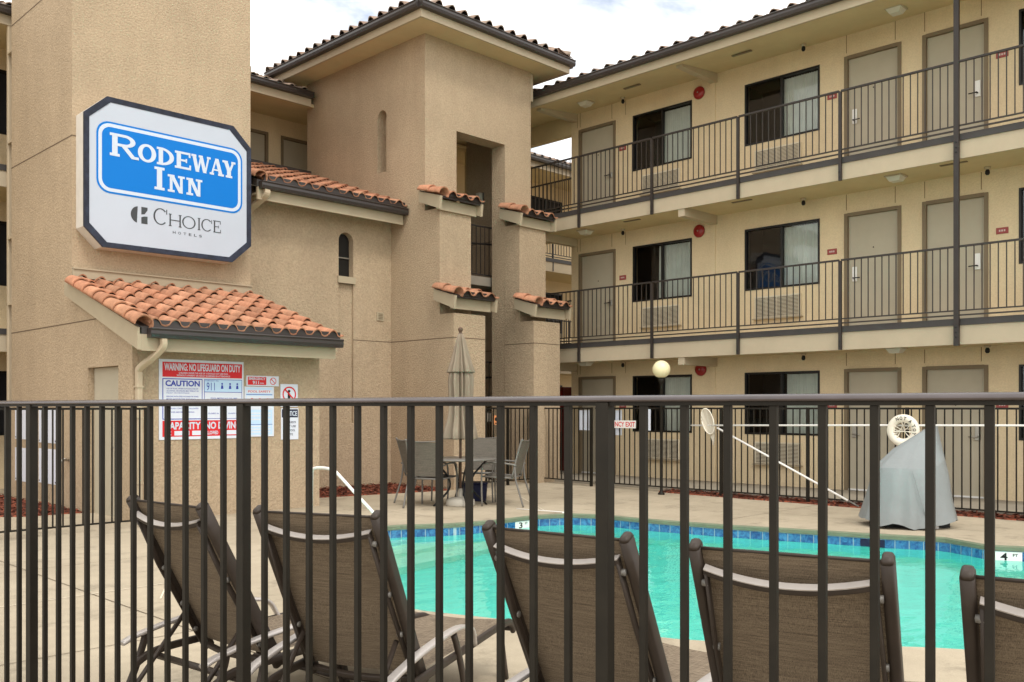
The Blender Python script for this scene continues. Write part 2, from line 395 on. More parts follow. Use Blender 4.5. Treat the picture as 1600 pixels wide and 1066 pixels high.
# text helpers ---------------------------------------------------------
def text_geo(body, bold=0.0):
    cu = D.curves.new('txt', 'FONT'); cu.body = body; cu.size = 1; cu.resolution_u = 3; cu.offset = bold
    ob = D.objects.new('txt', cu); COL.objects.link(ob)
    bpy.context.view_layer.update()
    me = D.meshes.new_from_object(ob.evaluated_get(bpy.context.evaluated_depsgraph_get()))
    vs = [v.co.copy() for v in me.vertices]; fs = [tuple(p.vertices) for p in me.polygons]
    D.objects.remove(ob); D.curves.remove(cu); D.meshes.remove(me)
    return vs, fs
def put_text(mb, fr, c, u0, u1, z0, z1, body, off, bold=.0):
    """fit text into the rect on plane; u increases to the reader's right when given u0->u1"""
    vs, fs = text_geo(body, bold)
    if not vs: return
    x0 = min(v.x for v in vs); x1 = max(v.x for v in vs); y0 = min(v.y for v in vs); y1 = max(v.y for v in vs)
    base = len(mb.v)
    for v in vs:
        mb.V(P(fr, c, u0 + (v.x - x0) / (x1 - x0) * (u1 - u0), z0 + (v.y - y0) / (y1 - y0) * (z1 - z0), off))
    for f in fs: mb.F([base + i for i in f])

# clay tile roofs ------------------------------------------------------
def tile_field(mb, o, ud, sdv, nd, width, length, period=.28, expo=.36, seed=1, amp=.075, tone=(.75, 1.12), trim=None):
    """o: eave corner, ud: along eave, sdv: up the slope, nd: normal. trim(s)->(umin,umax)"""
    rnd = random.Random(seed); o, ud, sdv, nd = Vector(o), Vector(ud), Vector(sdv), Vector(nd)
    nu = max(1, round(width / period)); per = width / nu; nc = max(1, math.ceil(length / expo)); K = 10
    def h(p):
        return amp * math.sin(PI * p / .6) ** .8 if p < .6 else -.018 * math.sin(PI * (p - .6) / .4)
    for j in range(nc):
        s0 = j * expo; s1 = min(s0 + expo + .03, length + .02)
        for i in range(nu):
            t = rnd.uniform(*tone); g = rnd.uniform(-.06, .06)
            mb.col = (t, t * (1 + g), t * (1 + g * 1.3)); uc = (i + .5) * per
            if trim:
                a, b = trim(s0 + expo * .5)
                if uc < a or uc > b: continue
            dz = rnd.uniform(-.006, .006); du = rnd.uniform(-.004, .004); ds = rnd.uniform(-.008, .008)
            rows = []
            for (s, lift, tp) in ((s0 + ds, .038, 1.0), (s1, .0, .9)):
                rows.append([mb.V(o + ud * (i * per + du + per * k / K) + sdv * s + nd * (h(k / K) * tp + lift + dz)) for k in range(K + 1)])
            low = [mb.V(o + ud * (i * per + du + per * k / K) + sdv * (s0 + ds + .001) + nd * (h(k / K) + .038 + dz - .02)) for k in range(K + 1)]
            for k in range(K):
                mb.smooth = True; mb.F((rows[0][k], rows[0][k + 1], rows[1][k + 1], rows[1][k]))
                mb.smooth = False; mb.F((low[k], low[k + 1], rows[0][k + 1], rows[0][k]))
    mb.col = (1, 1, 1)
def barrel_row(mb, a, b, up, r=.1, expo=.36, seed=3, arc=(0, 180), side=None, tone=(.85, 1.15)):
    """overlapping barrel tiles running from low end a to high end b"""
    rnd = random.Random(seed); a, b, up = Vector(a), Vector(b), Vector(up).normalized(); t = (b - a); Ln = t.length; t.normalize()
    sv = t.cross(up).normalized(); upn = sv.cross(t).normalized(); n = max(1, round(Ln / expo)); e = Ln / n; K = 12
    for j in range(n):
        g = rnd.uniform(*tone); q = rnd.uniform(-.05, .05); mb.col = (g, g * (1 + q), g * (1 + q)); rows = []
        for (s, rr, lift) in ((j * e, r * 1.06, .015), (min((j + 1) * e + .04, Ln), r * .88, 0)):
            for wall in (0, -.018):
                rows.append([mb.V(a + t * s + upn * lift + (sv * math.cos(R(arc[0] + (arc[1] - arc[0]) * k / K)) + upn * math.sin(R(arc[0] + (arc[1] - arc[0]) * k / K))) * (rr + wall)) for k in range(K + 1)])
        for k in range(K):
            mb.smooth = True; mb.F((rows[0][k], rows[0][k + 1], rows[2][k + 1], rows[2][k])); mb.F((rows[1][k], rows[3][k], rows[3][k + 1], rows[1][k + 1]))
            mb.smooth = False; mb.F((rows[1][k], rows[1][k + 1], rows[0][k + 1], rows[0][k]))
        for k in (0, K): mb.F((rows[0][k], rows[2][k], rows[3][k], rows[1][k]))
    mb.col = (1, 1, 1); mb.smooth = False
def gutter_prof(): return [(-.055, 0), (.05, 0), (.065, .05), (.06, .09), (.075, .115), (.065, .125), (.055, .12), (-.055, .12)]
def gutter(parent, a, b, outward, name='gutter', m=None):
    """K-style gutter from a to b (bottom centre line)"""
    a, b, ow = Vector(a), Vector(b), Vector(outward)
    mb = MB(); rings = []
    for p in (a, b): rings.append([mb.V(p + ow * q + Vector((0, 0, z))) for q, z in gutter_prof()])
    n = len(rings[0])
    for k in range(n): mb.F((rings[0][k], rings[0][(k + 1) % n], rings[1][(k + 1) % n], rings[1][k]))
    mb.F(rings[0][::-1]); mb.F(rings[1])
    return mb.build(name, m or M_GUTTER, parent)

# ================================================================== SETTING
def chaikin(p, q=.2, it=2):
    for _ in range(it):
        o = []
        for i in range(len(p)):
            a, b = Vector(p[i]), Vector(p[(i + 1) % len(p)]); o += [a.lerp(b, q), a.lerp(b, 1 - q)]
        p = [tuple(v) for v in o]
    return p
POOL = [(4.32, 5.24), (4.45, 6.7), (4.85, 8.1), (5.5, 9.0), (6.5, 9.3), (7.28, 9.24), (7.9, 8.88), (8.57, 8.74), (9.34, 8.74), (9.8, 8.52), (10.0, 8.1), (10.05, 7.3), (10.25, 6.26), (10.58, 5.19), (10.75, 4.53), (11.0, 3.92), (10.71, 3.35), (10.87, 3.03), (11.1, 2.3), (10.8, .9), (9.4, 0.1), (7.4, .2), (6.4, .9), (5.93, 2.1), (4.97, 3.33), (4.55, 4.6)]
POOL = chaikin(POOL, .07, 1)
def fill_with_hole(name, outer, holes, z, m):
    bm = bmesh.new(); es = []
    for loop in [outer] + holes:
        vs = [bm.verts.new((x, y, z)) for x, y in loop]
        for k in range(len(vs)): es.append(bm.edges.new((vs[k], vs[(k + 1) % len(vs)])))
    bmesh.ops.triangle_fill(bm, use_beauty=True, use_dissolve=False, edges=es)
    bmesh.ops.recalc_face_normals(bm, faces=bm.faces)
    if bm.faces and sum(f.normal.z for f in bm.faces) < 0: bmesh.ops.reverse_faces(bm, faces=bm.faces)
    me = D.meshes.new(name); bm.to_mesh(me); bm.free(); me.materials.append(m)
    o = D.objects.new(name, me); COL.objects.link(o); return o
def offset_loop(loop, d):
    n = len(loop); out = []
    for i in range(n):
        a, b, c = Vector(loop[i - 1]), Vector(loop[i]), Vector(loop[(i + 1) % n]); t = (c - a).normalized()
        out.append((b.x - t.y * d, b.y + t.x * d))
    return out
# POOL runs clockwise (left side up): outward = left of travel direction
area = sum(POOL[i][0] * POOL[(i + 1) % len(POOL)][1] - POOL[(i + 1) % len(POOL)][0] * POOL[i][1] for i in range(len(POOL)))
OUTS = 1 if area < 0 else -1
COPE_O = offset_loop(POOL, .30 * OUTS)
ground = fill_with_hole('ground', [(-400, -400), (400, -400), (400, 400), (-400, 400)], [COPE_O], 0, M_DECK); ground['kind'] = 'structure'
# pool: one structure with its parts
pool = thing('swimming_pool', None, None, kind='structure')
mb = MB(); n = len(POOL)
inner = POOL
for i in range(n):
    j = (i + 1) % n; a, b = inner[i], inner[j]; c, d = COPE_O[i], COPE_O[j]
    mb.face([(*a, .012), (*b, .012), (*d, .0), (*c, .0)])
mb.build('coping', M_DECK, pool)
mb = MB()
lip = offset_loop(POOL, -.02 * OUTS)
for i in range(n):
    j = (i + 1) % n
    mb.face([(*inner[i], .012), (*inner[j], .012), (*lip[j], -.005), (*lip[i], -.005)])
    mb.face([(*lip[i], -.005), (*lip[j], -.005), (*lip[j], -.045), (*lip[i], -.045)])
    mb.face([(*lip[i], -.045), (*lip[j], -.045), (*inner[j], -.05), (*inner[i], -.05)])
mb.build('coping_edge', M_COPE, pool)
WZ = -.15
# tile band as individual square tiles on a grout band
per = []; acc = 0
for i in range(n):
    a, b = Vector(inner[i]), Vector(inner[(i + 1) % n]); per.append((acc, a, b)); acc += (b - a).length
def along(s):
    s = s % acc
    for (t, a, b) in per[::-1]:
        if s >= t: return a.lerp(b, (s - t) / max((b - a).length, 1e-6)), (b - a).normalized()
mb = MB(); g = MB()
for i in range(n):
    j = (i + 1) % n; g.face([(*inner[i], -.05), (*inner[j], -.05), (*inner[j], -.17), (*inner[i], -.17)])
g.build('tile_grout', M_GROUT, pool)
nt_ = int(acc / .152)
for k in range(nt_):
    s0 = acc * k / nt_ + .005; s1 = acc * (k + 1) / nt_ - .005
    p, t1 = along(s0); q, t2 = along(s1); inn = Vector((t1.y, -t1.x)) * OUTS * .004; inn2 = Vector((t2.y, -t2.x)) * OUTS * .004
    mb.face([(*(p + inn), -.055), (*(q + inn2), -.055), (*(q + inn2), -.163), (*(p + inn), -.163)])
mb.build('tile_band', M_PTILE, pool)
mb = MB()
DEEP = -1.15
sl = offset_loop(POOL, -.12 * OUTS)
for i in range(n):
    j = (i + 1) % n
    mb.face([(*inner[i], -.17), (*inner[j], -.17), (*sl[j], DEEP), (*sl[i], DEEP)])
mb.F([mb.V((*p, DEEP)) for p in sl]); mb.build('basin', M_BASIN, pool)
# entry steps in the far left end
mb = MB()
def clipY(loop, y0):
    out = []
    for i in range(len(loop)):
        a, b = loop[i], loop[(i + 1) % len(loop)]
        fa = a[1] - (y0 + .16 * (a[0] - 6.5)); fb = b[1] - (y0 + .16 * (b[0] - 6.5))
        if fa >= 0: out.append(a)
        if fa * fb < 0:
            t = fa / (fa - fb); out.append((a[0] + (b[0] - a[0]) * t, a[1] + (b[1] - a[1]) * t))
    return out
for k, (y0, z) in enumerate(((8.95, -.33), (8.5, -.55), (8.05, -.80))):
    q = clipY(offset_loop(POOL, -.015 * OUTS), y0)
    if len(q) > 2: mb.prism([(*p, DEEP + .01) for p in q], (0, 0, z - DEEP))
mb.build('steps', M_STEPS, pool)
wat = MB(); wat.F([wat.V((*p, WZ)) for p in offset_loop(POOL, -.004 * OUTS)])
wo = wat.build('water', M_WATER, face=(0, 0, 1)); wo['kind'] = 'structure'
# depth markers on the tile band
def marker(px, py, dirv, num, word):
    t = Vector(dirv).normalized(); inn = Vector((t.y, -t.x)) * .011 * OUTS; c = Vector((px, py)) + inn
    m_ = MB(); u = Vector((t.x, t.y, 0)); c3 = Vector((c.x, c.y, -.105)); nn = Vector((inn.x, inn.y, 0)).normalized() * .001
    m_.prism([c3 + u * a + Vector((0, 0, z)) for a, z in ((-.14, -.05), (.14, -.05), (.14, .05), (-.14, .05))], -nn)
    o = m_.build('depth_marker', M_WHITE, pool)
    tx = MB()
    for (body, a0, a1, z0, z1) in ((num, -.07, .0, -.042, .038), (word, .05, .10, .0, .03)):
        vs, fs = text_geo(body, .02); x0 = min(v.x for v in vs); x1 = max(v.x for v in vs); y0 = min(v.y for v in vs); y1 = max(v.y for v in vs); base = len(tx.v)
        for v in vs: tx.V(c3 + u * (a0 + (v.x - x0) / (x1 - x0) * (a1 - a0)) + Vector((0, 0, z0 + (v.y - y0) / (y1 - y0) * (z1 - z0))) + nn * 2)
        for f in fs: tx.F([base + i for i in f])
    tx.build('numeral', M_BLACK, o)
marker(9.05, 8.745, (1, 0.0), '3', 'FT')
marker(10.79, 3.19, (.16, -.32), '4', 'FT')
# dark skimmer opening in the far tile band
mb = MB(); a = Vector((10.69, 4.76, 0)); b = Vector((10.755, 4.50, 0)); inn = Vector((-.95, -.3, 0)) * .008
mb.prism([a + inn + Vector((0, 0, -.06)), b + inn + Vector((0, 0, -.06)), b + inn + Vector((0, 0, -.148)), a + inn + Vector((0, 0, -.148))], (.02, 0, 0))
mb.build('skimmer_opening', M_NAVY, pool)

# joints in the deck
mb = MB()
for (a, b) in (((-6, 5.85), (4.0, 5.85)), ((-6, 9.1), (4.6, 9.1)), ((2.9, -4), (2.9, 11.3)), ((5.0, 11.2), (13.4, 11.2)), ((8.2, 9.2), (8.2, 13.0)), ((11.9, -4), (11.9, 12.4)), ((10.6, 6.6), (13.3, 6.6))):
    t = (Vector(b) - Vector(a)).normalized() * .004; s = Vector((-t.y, t.x))
    mb.face([(*(Vector(a) - s), .004), (*(Vector(b) - s), .004), (*(Vector(b) + s), .004), (*(Vector(a) + s), .004)])
o = mb.build('deck_joint', mat('joint_dark', (.12, .09, .06), .95)); o['kind'] = 'structure'
mb = MB()
for (a, b) in (((-6, 7.35), (3.9, 7.6)), ((3.2, 7.0), (5.4, 10.9)), ((9.8, 9.0), (11.2, 10.9)), ((7.0, 10.2), (13.3, 12.0))):
    t = (Vector(b) - Vector(a)).normalized() * .007; s = Vector((-t.y, t.x))
    mb.face([(*(Vector(a) - s), .005), (*(Vector(b) - s), .005), (*(Vector(b) + s), .005), (*(Vector(a) + s), .005)])
o = mb.build('sealed_crack', mat('joint_light', (.68, .6, .47), .9)); o['kind'] = 'structure'
# walkway along the right wing, kerb
mb = MB(); mb.box((13.95, -8, -.1), (15.82, 13.4, .03)); mb.box((13.86, -8, -.1), (13.95, 13.4, .06))
mb.box((11.2, 13.8, -.1), (20, 18.6, .02)); o = mb.build('walkway', M_CONC); o['kind'] = 'structure'
# mulch beds
def mulch(name, poly, h=.035, seed=1):
    rnd = random.Random(seed); m_ = MB()
    m_.prism([(*p, -.02) for p in poly], (0, 0, .02 + h * .6))
    xs = [p[0] for p in poly]; ys = [p[1] for p in poly]
    def inside(x, y):
        c = False
        for i in range(len(poly)):
            (x1, y1), (x2, y2) = poly[i], poly[i - 1]
            if (y1 > y) != (y2 > y) and x < (x2 - x1) * (y - y1) / (y2 - y1) + x1: c = not c
        return c
    cnt = int(min(7000, 420 * (max(xs) - min(xs)) * (max(ys) - min(ys))))
    for _ in range(cnt):
        x, y = rnd.uniform(min(xs), max(xs)), rnd.uniform(min(ys), max(ys))
        if not inside(x, y): continue
        a = rnd.uniform(0, PI); l_, w_ = rnd.uniform(.02, .05), rnd.uniform(.008, .018); z = h * .6 + rnd.uniform(0, .03)
        ux, uy = math.cos(a) * l_, math.sin(a) * l_; vx, vy = -math.sin(a) * w_, math.cos(a) * w_; tz = rnd.uniform(-.012, .012)
        m_.face([(x - ux - vx, y - uy - vy, z - tz), (x + ux - vx, y + uy - vy, z + tz), (x + ux + vx, y + uy + vy, z + tz + .004), (x - ux + vx, y - uy + vy, z - tz + .004)])
    o = m_.build(name, M_MULCH); o['kind'] = 'stuff'; return o
tag(mulch('mulch_bed', [(13.28, -6), (13.84, -6), (13.84, 9.6), (13.4, 9.6)], seed=2), 'strip of red bark mulch under the rear pool fence', 'mulch')
tag(mulch('mulch_bed', [(8.0, 13.1), (8.6, 13.0), (9.8, 12.75), (11.0, 12.5), (11.12, 12.6), (11.12, 14.28), (8.0, 14.28)], seed=3), 'bed of red bark mulch at the foot of the wall behind the patio table', 'mulch')
tag(mulch('mulch_bed', [(3.6, 14.2), (4.3, 13.6), (5.04, 13.5), (5.04, 17.1), (2.5, 17.1)], seed=4), 'small bed of red bark mulch beside the tan tower, at the left edge', 'mulch')

# ================================================================== RIGHT WING
FX = 15.82; BX = 14.67
right = thing('motel_building', 'three storey cream stucco motel wing with dark balcony railings, right side of the courtyard', 'building')
FLOORS = [0.03, 2.78, 5.56]
CEIL = [2.47, 5.27, 8.10]
DOORS = [(12.47, 13.50, 1), (6.335, 7.327, 0), (4.96, 5.975, 1), (-.35, .65, 0)]      # last: lock at low-y side (1) or high-y side(0)
WINS = [(10.52, 12.00), (7.795, 9.32), (3.0, 4.51), (.9, 2.4)]
holes = []
for fz in FLOORS:
    for a, b, _ in DOORS: holes.append((a, b, fz if fz > 1 else -.5, fz + 2.14))
    for a, b in WINS: holes.append((a, b, fz + .95, fz + 2.13))
mb = MB(); wall_holes(mb, 'x', FX, .16, -3.0, 13.73, -.5, 8.5, holes)
mb.box((FX + .16, -3.0, 0), (FX + 6, -2.85, 8.5)); mb.box((FX + .16, 13.55, 0), (FX + 6, 13.7301, 8.5)); mb.box((FX + 5.9, -2.85, 0), (FX + 6, 13.55, 8.5))
mb.build('wall', M_CREAM, right)
mb = MB(); mb.box((FX, 13.7302, 7.65), (FX + .16, 17.3, 8.5)); mb.box((FX, 17.0, 0), (FX + .16, 17.3, 7.65))
mb.build('header_beam', M_SOFFIT, right)
# expansion joints above doors, thin dark lines
mb = MB()
for k, fz in enumerate(FLOORS):
    for a, b, _ in DOORS:
        for u in (a + .1, b - .03): mb.box((FX - .002, u - .006, fz + 2.2), (FX + .01, u + .006, CEIL[k] - .01))
    for u in (13.55, 12.2): mb.box((FX - .002, u - .005, fz + 2.2), (FX + .01, u + .005, CEIL[k] - .01))
build_split(mb, 'control_joint', mat('joint_brown', (.22, .15, .08), .9), right)
def make_door(u0, u1, fz, lockside, dark, small=False):
    c = FX; w = .055
    z1 = fz + 2.14
    d = MB(); fbox(d, 'x', c, u0 + w, u1 - w, fz, z1 - w, .045, .09)
    # kick line and raised edge panels
    leaf = d.build('door', M_DOOR, right)
    f = MB()
    fbox(f, 'x', c, u0 - .005, u0 + w, fz, z1, -.02, .12); fbox(f, 'x', c, u1 - w, u1 + .005, fz, z1, -.02, .12); fbox(f, 'x', c, u0 + w, u1 - w, z1 - w, z1 + .005, -.02, .12)
    f.build('door_frame', M_DFRAME, leaf)
    s = MB(); fbox(s, 'x', c, u0 + w + .003, u1 - w - .003, fz + .002, fz + .03, .02, .045); s.build('threshold', M_WHITE if dark else M_DFRAME, leaf)
    ul = (u0 + w + .11) if lockside else (u1 - w - .11)
    k = MB(); fbox(k, 'x', c, ul - .042, ul + .042, fz + .93, fz + (1.05 if small else 1.19), .022, .045); k.build('lock_plate', M_STEEL if (dark or small) else M_WHITE, leaf, bevel=.006)
    hh = MB(); sg = 1 if lockside else -1
    hh.tube([(c + .02, ul, fz + .99), (c - .03, ul, fz + .99)], .012, 8); hh.tube([(c - .03, ul - .01 * sg, fz + .99), (c - .035, ul + .12 * sg, fz + .985)], .01, 8)
    hh.build('handle', M_STEEL if dark else M_BLACK, leaf)
    q = MB(); um = (u0 + u1) / 2; q.lathe([(.0, 0), (.012, 0), (.012, .004), (0, .004)], (c + .041, um, fz + 1.5), 8, 'x'); q.build('peephole', M_BLACK, leaf)
def make_window(u0, u1, fz, curtain):
    z0, z1 = fz + .95, fz + 2.13; c = FX; w = .035; um = (u0 + u1) / 2
    f = MB()
    fbox(f, 'x', c, u0, u0 + w, z0, z1, -.012, .08); fbox(f, 'x', c, u1 - w, u1, z0, z1, -.012, .08)
    fbox(f, 'x', c, u0 + w, u1 - w, z0, z0 + w, -.012, .08); fbox(f, 'x', c, u0 + w, u1 - w, z1 - w, z1, -.012, .08)
    fbox(f, 'x', c, um - .02, um + .02, z0 + w, z1 - w, .004, .07)
    fr_ = f.build('window', M_WFRAME, right)
    for (a, b, o) in ((u0 + w, um - .02, .045), (um + .02, u1 - w, .03)):
        p = MB(); p.face([(c + o, a, z0 + w), (c + o, b, z0 + w), (c + o, b, z1 - w), (c + o, a, z1 - w)]); p.build('pane', M_GLASS, fr_, face=(-1, 0, 0))
    r_ = MB(); x0, x1 = c + .161, c + 1.2
    r_.face([(x1, u0 - .3, z0 - .4), (x1, u1 + .3, z0 - .4), (x1, u1 + .3, z1 + .2), (x1, u0 - .3, z1 + .2)])
    for (pa, pb) in (((u0 - .3), z0 - .4), ((u1 + .3), z0 - .4)): r_.face([(x0, pa, z0 - .4), (x1, pa, z0 - .4), (x1, pa, z1 + .2), (x0, pa, z1 + .2)])
    for zz in (z0 - .4, z1 + .2): r_.face([(x0, u0 - .3, zz), (x1, u0 - .3, zz), (x1, u1 + .3, zz), (x0, u1 + .3, zz)])
    r_.build('room_interior', M_ROOM, fr_)
    # pleated curtain over the right-hand (lower-y) side
    cu = MB(); cu.smooth = True; a, b = curtain; nn = 64; rnd = random.Random(int(u0 * 100 + fz * 10)); ph = [rnd.uniform(.6, 1.4) for _ in range(nn + 1)]
    rows = []
    for z, am in ((z1 - w - .01, .012), (z1 - .45, .022), (z0 + w - .1, .03)):
        rows.append([cu.V((c + .13 + am * math.sin(k * 1.45 + .6 * math.sin(k * .31)) * ph[k], a + (b - a) * k / nn, z)) for k in range(nn + 1)])
    for r0, r1 in zip(rows, rows[1:]):
        for k in range(nn): cu.F((r0[k], r0[k + 1], r1[k + 1], r1[k]))
    cu.build('curtain', M_CURT, fr_)
def make_ac(uc, fz, wd=.94):
    c = FX; z0, z1 = fz + .40, fz + .81
    b = MB(); fbox(b, 'x', c, uc - wd / 2, uc + wd / 2, z0, z1, -.05, .002)
    body = b.build('air_conditioner', M_AC, right, bevel=.006)
    s = MB(); nsl = 15
    for k in range(nsl):
        z = z0 + .03 + (z1 - z0 - .06) * k / (nsl - 1); s.box((c - .064, uc - wd / 2 + .03, z - .006), (c - .0505, uc + wd / 2 - .03, z + .005))
    for k in range(5):
        u = uc - wd / 2 + .03 + (wd - .06) * k / 4; s.box((c - .0575, u - .004, z0 + .02), (c - .0502, u + .004, z1 - .02))
    s.build('louvre', M_AC, body)
    g2 = MB(); g2.box((c - .0502, uc - wd / 2 + .02, z0 + .02), (c - .0495, uc + wd / 2 - .02, z1 - .02)); g2.build('grille_recess', M_ACD, body)
    t = MB(); t.box((c - .09, uc - wd / 2 - .03, z0 - .025), (c, uc + wd / 2 + .03, z0 - .004)); t.build('drip_tray', M_TRIM, body)
for k, fz in enumerate(FLOORS):
    for (a, b, s) in DOORS: make_door(a, b, fz, s, k == 0, a > 12)
    for j, (a, b) in enumerate(WINS):
        um = (a + b) / 2
        make_window(a, b, fz, (a + .03, um + {(1, 0): .14, (0, 1): -.06, (2, 2): .2, (1, 2): -.1}.get((k, j), 0)))
        make_ac([11.27, 8.62, 3.7, 1.6][j], fz)
# balcony slabs, fascia, dark steel band
for k in (1, 2):
    fz = FLOORS[k]; cz = CEIL[k - 1]
    mb = MB(); mb.box((BX + .03, -3.0, cz + .002), (FX - .001, 17.2, fz)); mb.box((14.05, 13.3, cz + .002), (BX + .03, 17.2, fz))
    mb.build('balcony_slab', M_SOFFIT, right)
    mb = MB(); mb.box((BX - .01, -3.0, cz - .03), (BX + .029, 14.0, fz - .05)); mb.build('balcony_fascia', M_TRIML, right)
    mb = MB(); mb.box((BX - .03, -3.0, fz - .049), (BX + .03, 14.0, fz + .05)); mb.build('steel_band', M_BAND, right)
# railings
POSTS_Y = [14.3, 12.484, 10.635, 8.751, 6.849, 5.021, 3.2, 1.35, -.5, -2.4]
def rail_panel(mb, fr, c, u0, u1, fz, pitch=.114, top=1.13, bot=.17, bot2=.10):
    n_ = max(1, round((u1 - u0) / pitch))
    for k in range(1, n_):
        u = u0 + (u1 - u0) * k / n_; fbox(mb, fr, c, u - .007, u + .007, fz + bot, fz + top - .01, -.007, .007)
    fbox(mb, fr, c, u0, u1, fz + top - .012, fz + top + .016, -.022, .022)
    fbox(mb, fr, c, u0, u1, fz + bot - .012, fz + bot + .008, -.014, .014)
    if bot2: fbox(mb, fr, c, u0, u1, fz + bot2 - .012, fz + bot2 + .01, -.014, .014)
for k in (1, 2):
    fz = FLOORS[k]
    for a, b in zip(POSTS_Y, POSTS_Y[1:]):
        mb = MB(); rail_panel(mb, 'x', BX - .05, b + .02, a - .02, fz); mb.build('railing', M_RAILP, right)
    for y in POSTS_Y:
        if abs(y - 5.021) < .01: continue
        mb = MB(); mb.box((BX - .075, y - .024, fz - .34), (BX - .031, y + .024, fz + 1.12)); po = mb.build('railing_post', M_RAILP, right)
        b2 = MB()
        for dz in (-.28, -.2): b2.lathe([(0, 0), (.012, 0), (.012, -.006), (0, -.006)], (BX - .075, y, fz + dz), 8, 'x')
        build_split(b2, 'bolt', M_BLACK, po)
    mb = MB(); rail_panel(mb, 'x', FX + .08, 13.76, 16.98, fz, pitch=.13, bot2=0); mb.box((FX + .06, 15.3, fz), (FX + .1, 15.34, fz + 1.13)); mb.build('railing', M_RAILP, right)
mb = MB(); mb.box((BX - .085, 4.985, 2.42), (BX - .031, 5.06, 8.0)); po = mb.build('support_post', M_RAILP, right)
b2 = MB()
for z in (2.55, 2.62, 2.7, 5.33, 5.40, 5.48): b2.lathe([(0, 0), (.012, 0), (.012, -.007), (0, -.007)], (BX - .085, 5.0225, z), 8, 'x')
build_split(b2, 'bolt', M_BLACK, po)
# ceiling beams
for k in range(3):
    for y in (10.0, 13.62, 2.7):
        mb = MB(); cz = CEIL[k] - (.0 if k < 2 else .03)
        x0 = BX + .03 if k < 2 else 14.62
        mb.box((x0 - (.02 if k < 2 else 0), y - .07, cz - .17), (FX - .001, y + .07, cz + .001)); mb.build('ceiling_beam', M_TRIML, right)
    for y in (10.02,):
        mb = MB(); mb.box((FX - .02, y - .05, FLOORS[k]), (FX - .001, y + .05, CEIL[k] - .17)); mb.build('wall_pilaster', M_CREAM, right)
# roof
EX = 14.42; EZ = 8.06
roof = MB(); sl_ = math.tan(R(18))
roof.hexa([(EX, -3.6, 8.128), (22.4, -3.6, 8.128), (22.4, 13.9, 8.128), (EX, 13.9, 8.128), (EX, -3.6, 8.14), (18.4, -3.6, 8.13 + 4 * sl_), (18.4, 13.9, 8.13 + 4 * sl_), (EX, 13.9, 8.14)])
roof.hexa([(EX, 13.901, 8.128), (16.2, 13.901, 8.128), (16.2, 17.6, 8.128), (EX, 17.6, 8.128), (EX, 13.901, 8.14), (16.2, 13.901, 8.14 + 1.78 * sl_), (16.2, 17.6, 8.14 + 1.78 * sl_), (EX, 17.6, 8.14)])
ro = roof.build('roof', M_TILED, right)
# soffit
mb = MB(); mb.hexa([(EX + .02, -3.5, 7.93), (FX - .001, -3.5, 8.08), (FX - .001, 17.5, 8.08), (EX + .02, 17.5, 7.93), (EX + .02, -3.5, 7.99), (FX - .001, -3.5, 8.12), (FX - .001, 17.5, 8.12), (EX + .02, 17.5, 7.99)])
mb.build('soffit', M_SOFFIT, ro)
mb = MB(); mb.box((EX - .03, -3.6, 7.91), (EX + .019, 17.6, 8.12)); mb.build('roof_fascia', M_TRIML, ro)
gutter(ro, (EX - .1, -3.6, 8.06), (EX - .1, 17.3, 8.06), (-1, 0, 0))
tl = MB(); cs = math.cos(R(18)); sn = math.sin(R(18))
tile_field(tl, (EX - .08, 17.5, 8.15), (0, -1, 0), (cs, 0, sn), (-sn, 0, cs), 3.6, 1.7, period=.33, expo=.4, seed=12, amp=.088)
tile_field(tl, (EX - .08, 13.9, 8.15), (0, -1, 0), (cs, 0, sn), (-sn, 0, cs), 17.4, 3.9, period=.33, expo=.4, seed=11, amp=.088)
tl.build('roof_tiles', M_TILED, ro)
# vents in the soffit
for k in (1, 2):
    for y in (8.9, 11.4, 5.2):
        mb = MB()
        z = (7.93 + (.1)) if k == 2 else CEIL[1]
        x = 15.0
        zz = 7.93 + (x - .2 - EX) / (FX - EX) * .15 if k == 2 else CEIL[1]
        mb.box((x - .03, y - .2, zz - .012), (x + .03, y + .2, zz + .004)); mb.build('soffit_vent', M_DFRAME, ro)

# small fixtures on the right wing: things of their own
fl_names = ['ground floor', 'second floor', 'third floor']
def bell(y, z, label):
    t = thing('fire_bell', label, 'fire alarm bell', (FX, y, z), 0, 'red fire alarm bells')
    m_ = MB(); m_.lathe([(0, -.075), (.045, -.075), (.09, -.068), (.118, -.05), (.128, -.03), (.13, -.015), (.118, -.012)], (0, 0, 0), 28, 'x'); m_.build('gong', M_RED, t)
    m_ = MB(); m_.lathe([(0, -.012), (.06, -.012), (.06, 0), (0, 0)], (0, 0, 0), 16, 'x'); m_.build('base', M_REDD, t)
    m_ = MB(); m_.lathe([(0, -.084), (.014, -.084), (.018, -.0755), (0, -.0755)], (0, 0, 0), 12, 'x'); m_.build('hub', M_STEEL, t)
bell(10.34, 7.785, 'round red fire bell on the top floor wall, left of the ceiling beam')
bell(10.34, 5.02, 'round red fire bell on the middle floor wall, left of the ceiling beam')
bell(10.30, 2.25, 'round red fire bell on the ground floor wall, just above the fence rail')
def numplate(y, z, label):
    t = thing('room_number_plate', label, 'room number plate', (FX, y, z), 0, 'dark red room number plates')
    m_ = MB(); m_.box((-.012, -.09, -.05), (0, .09, .05)); m_.build('plate', M_PLATE, t, bevel=.004)
    m_ = MB()
    for a in (-.035, 0, .035): m_.box((-.0135, a - .011, -.014), (-.0121, a + .011, .016))
    m_.build('numerals', mat('plate_print', (.62, .5, .46), .6) if 'plate_print' not in MATS else MATS['plate_print'], t)
where = [(12.27, 'between the far left door and its window'), (7.56, 'right of the middle window'), (4.75, 'right of the right-hand door')]
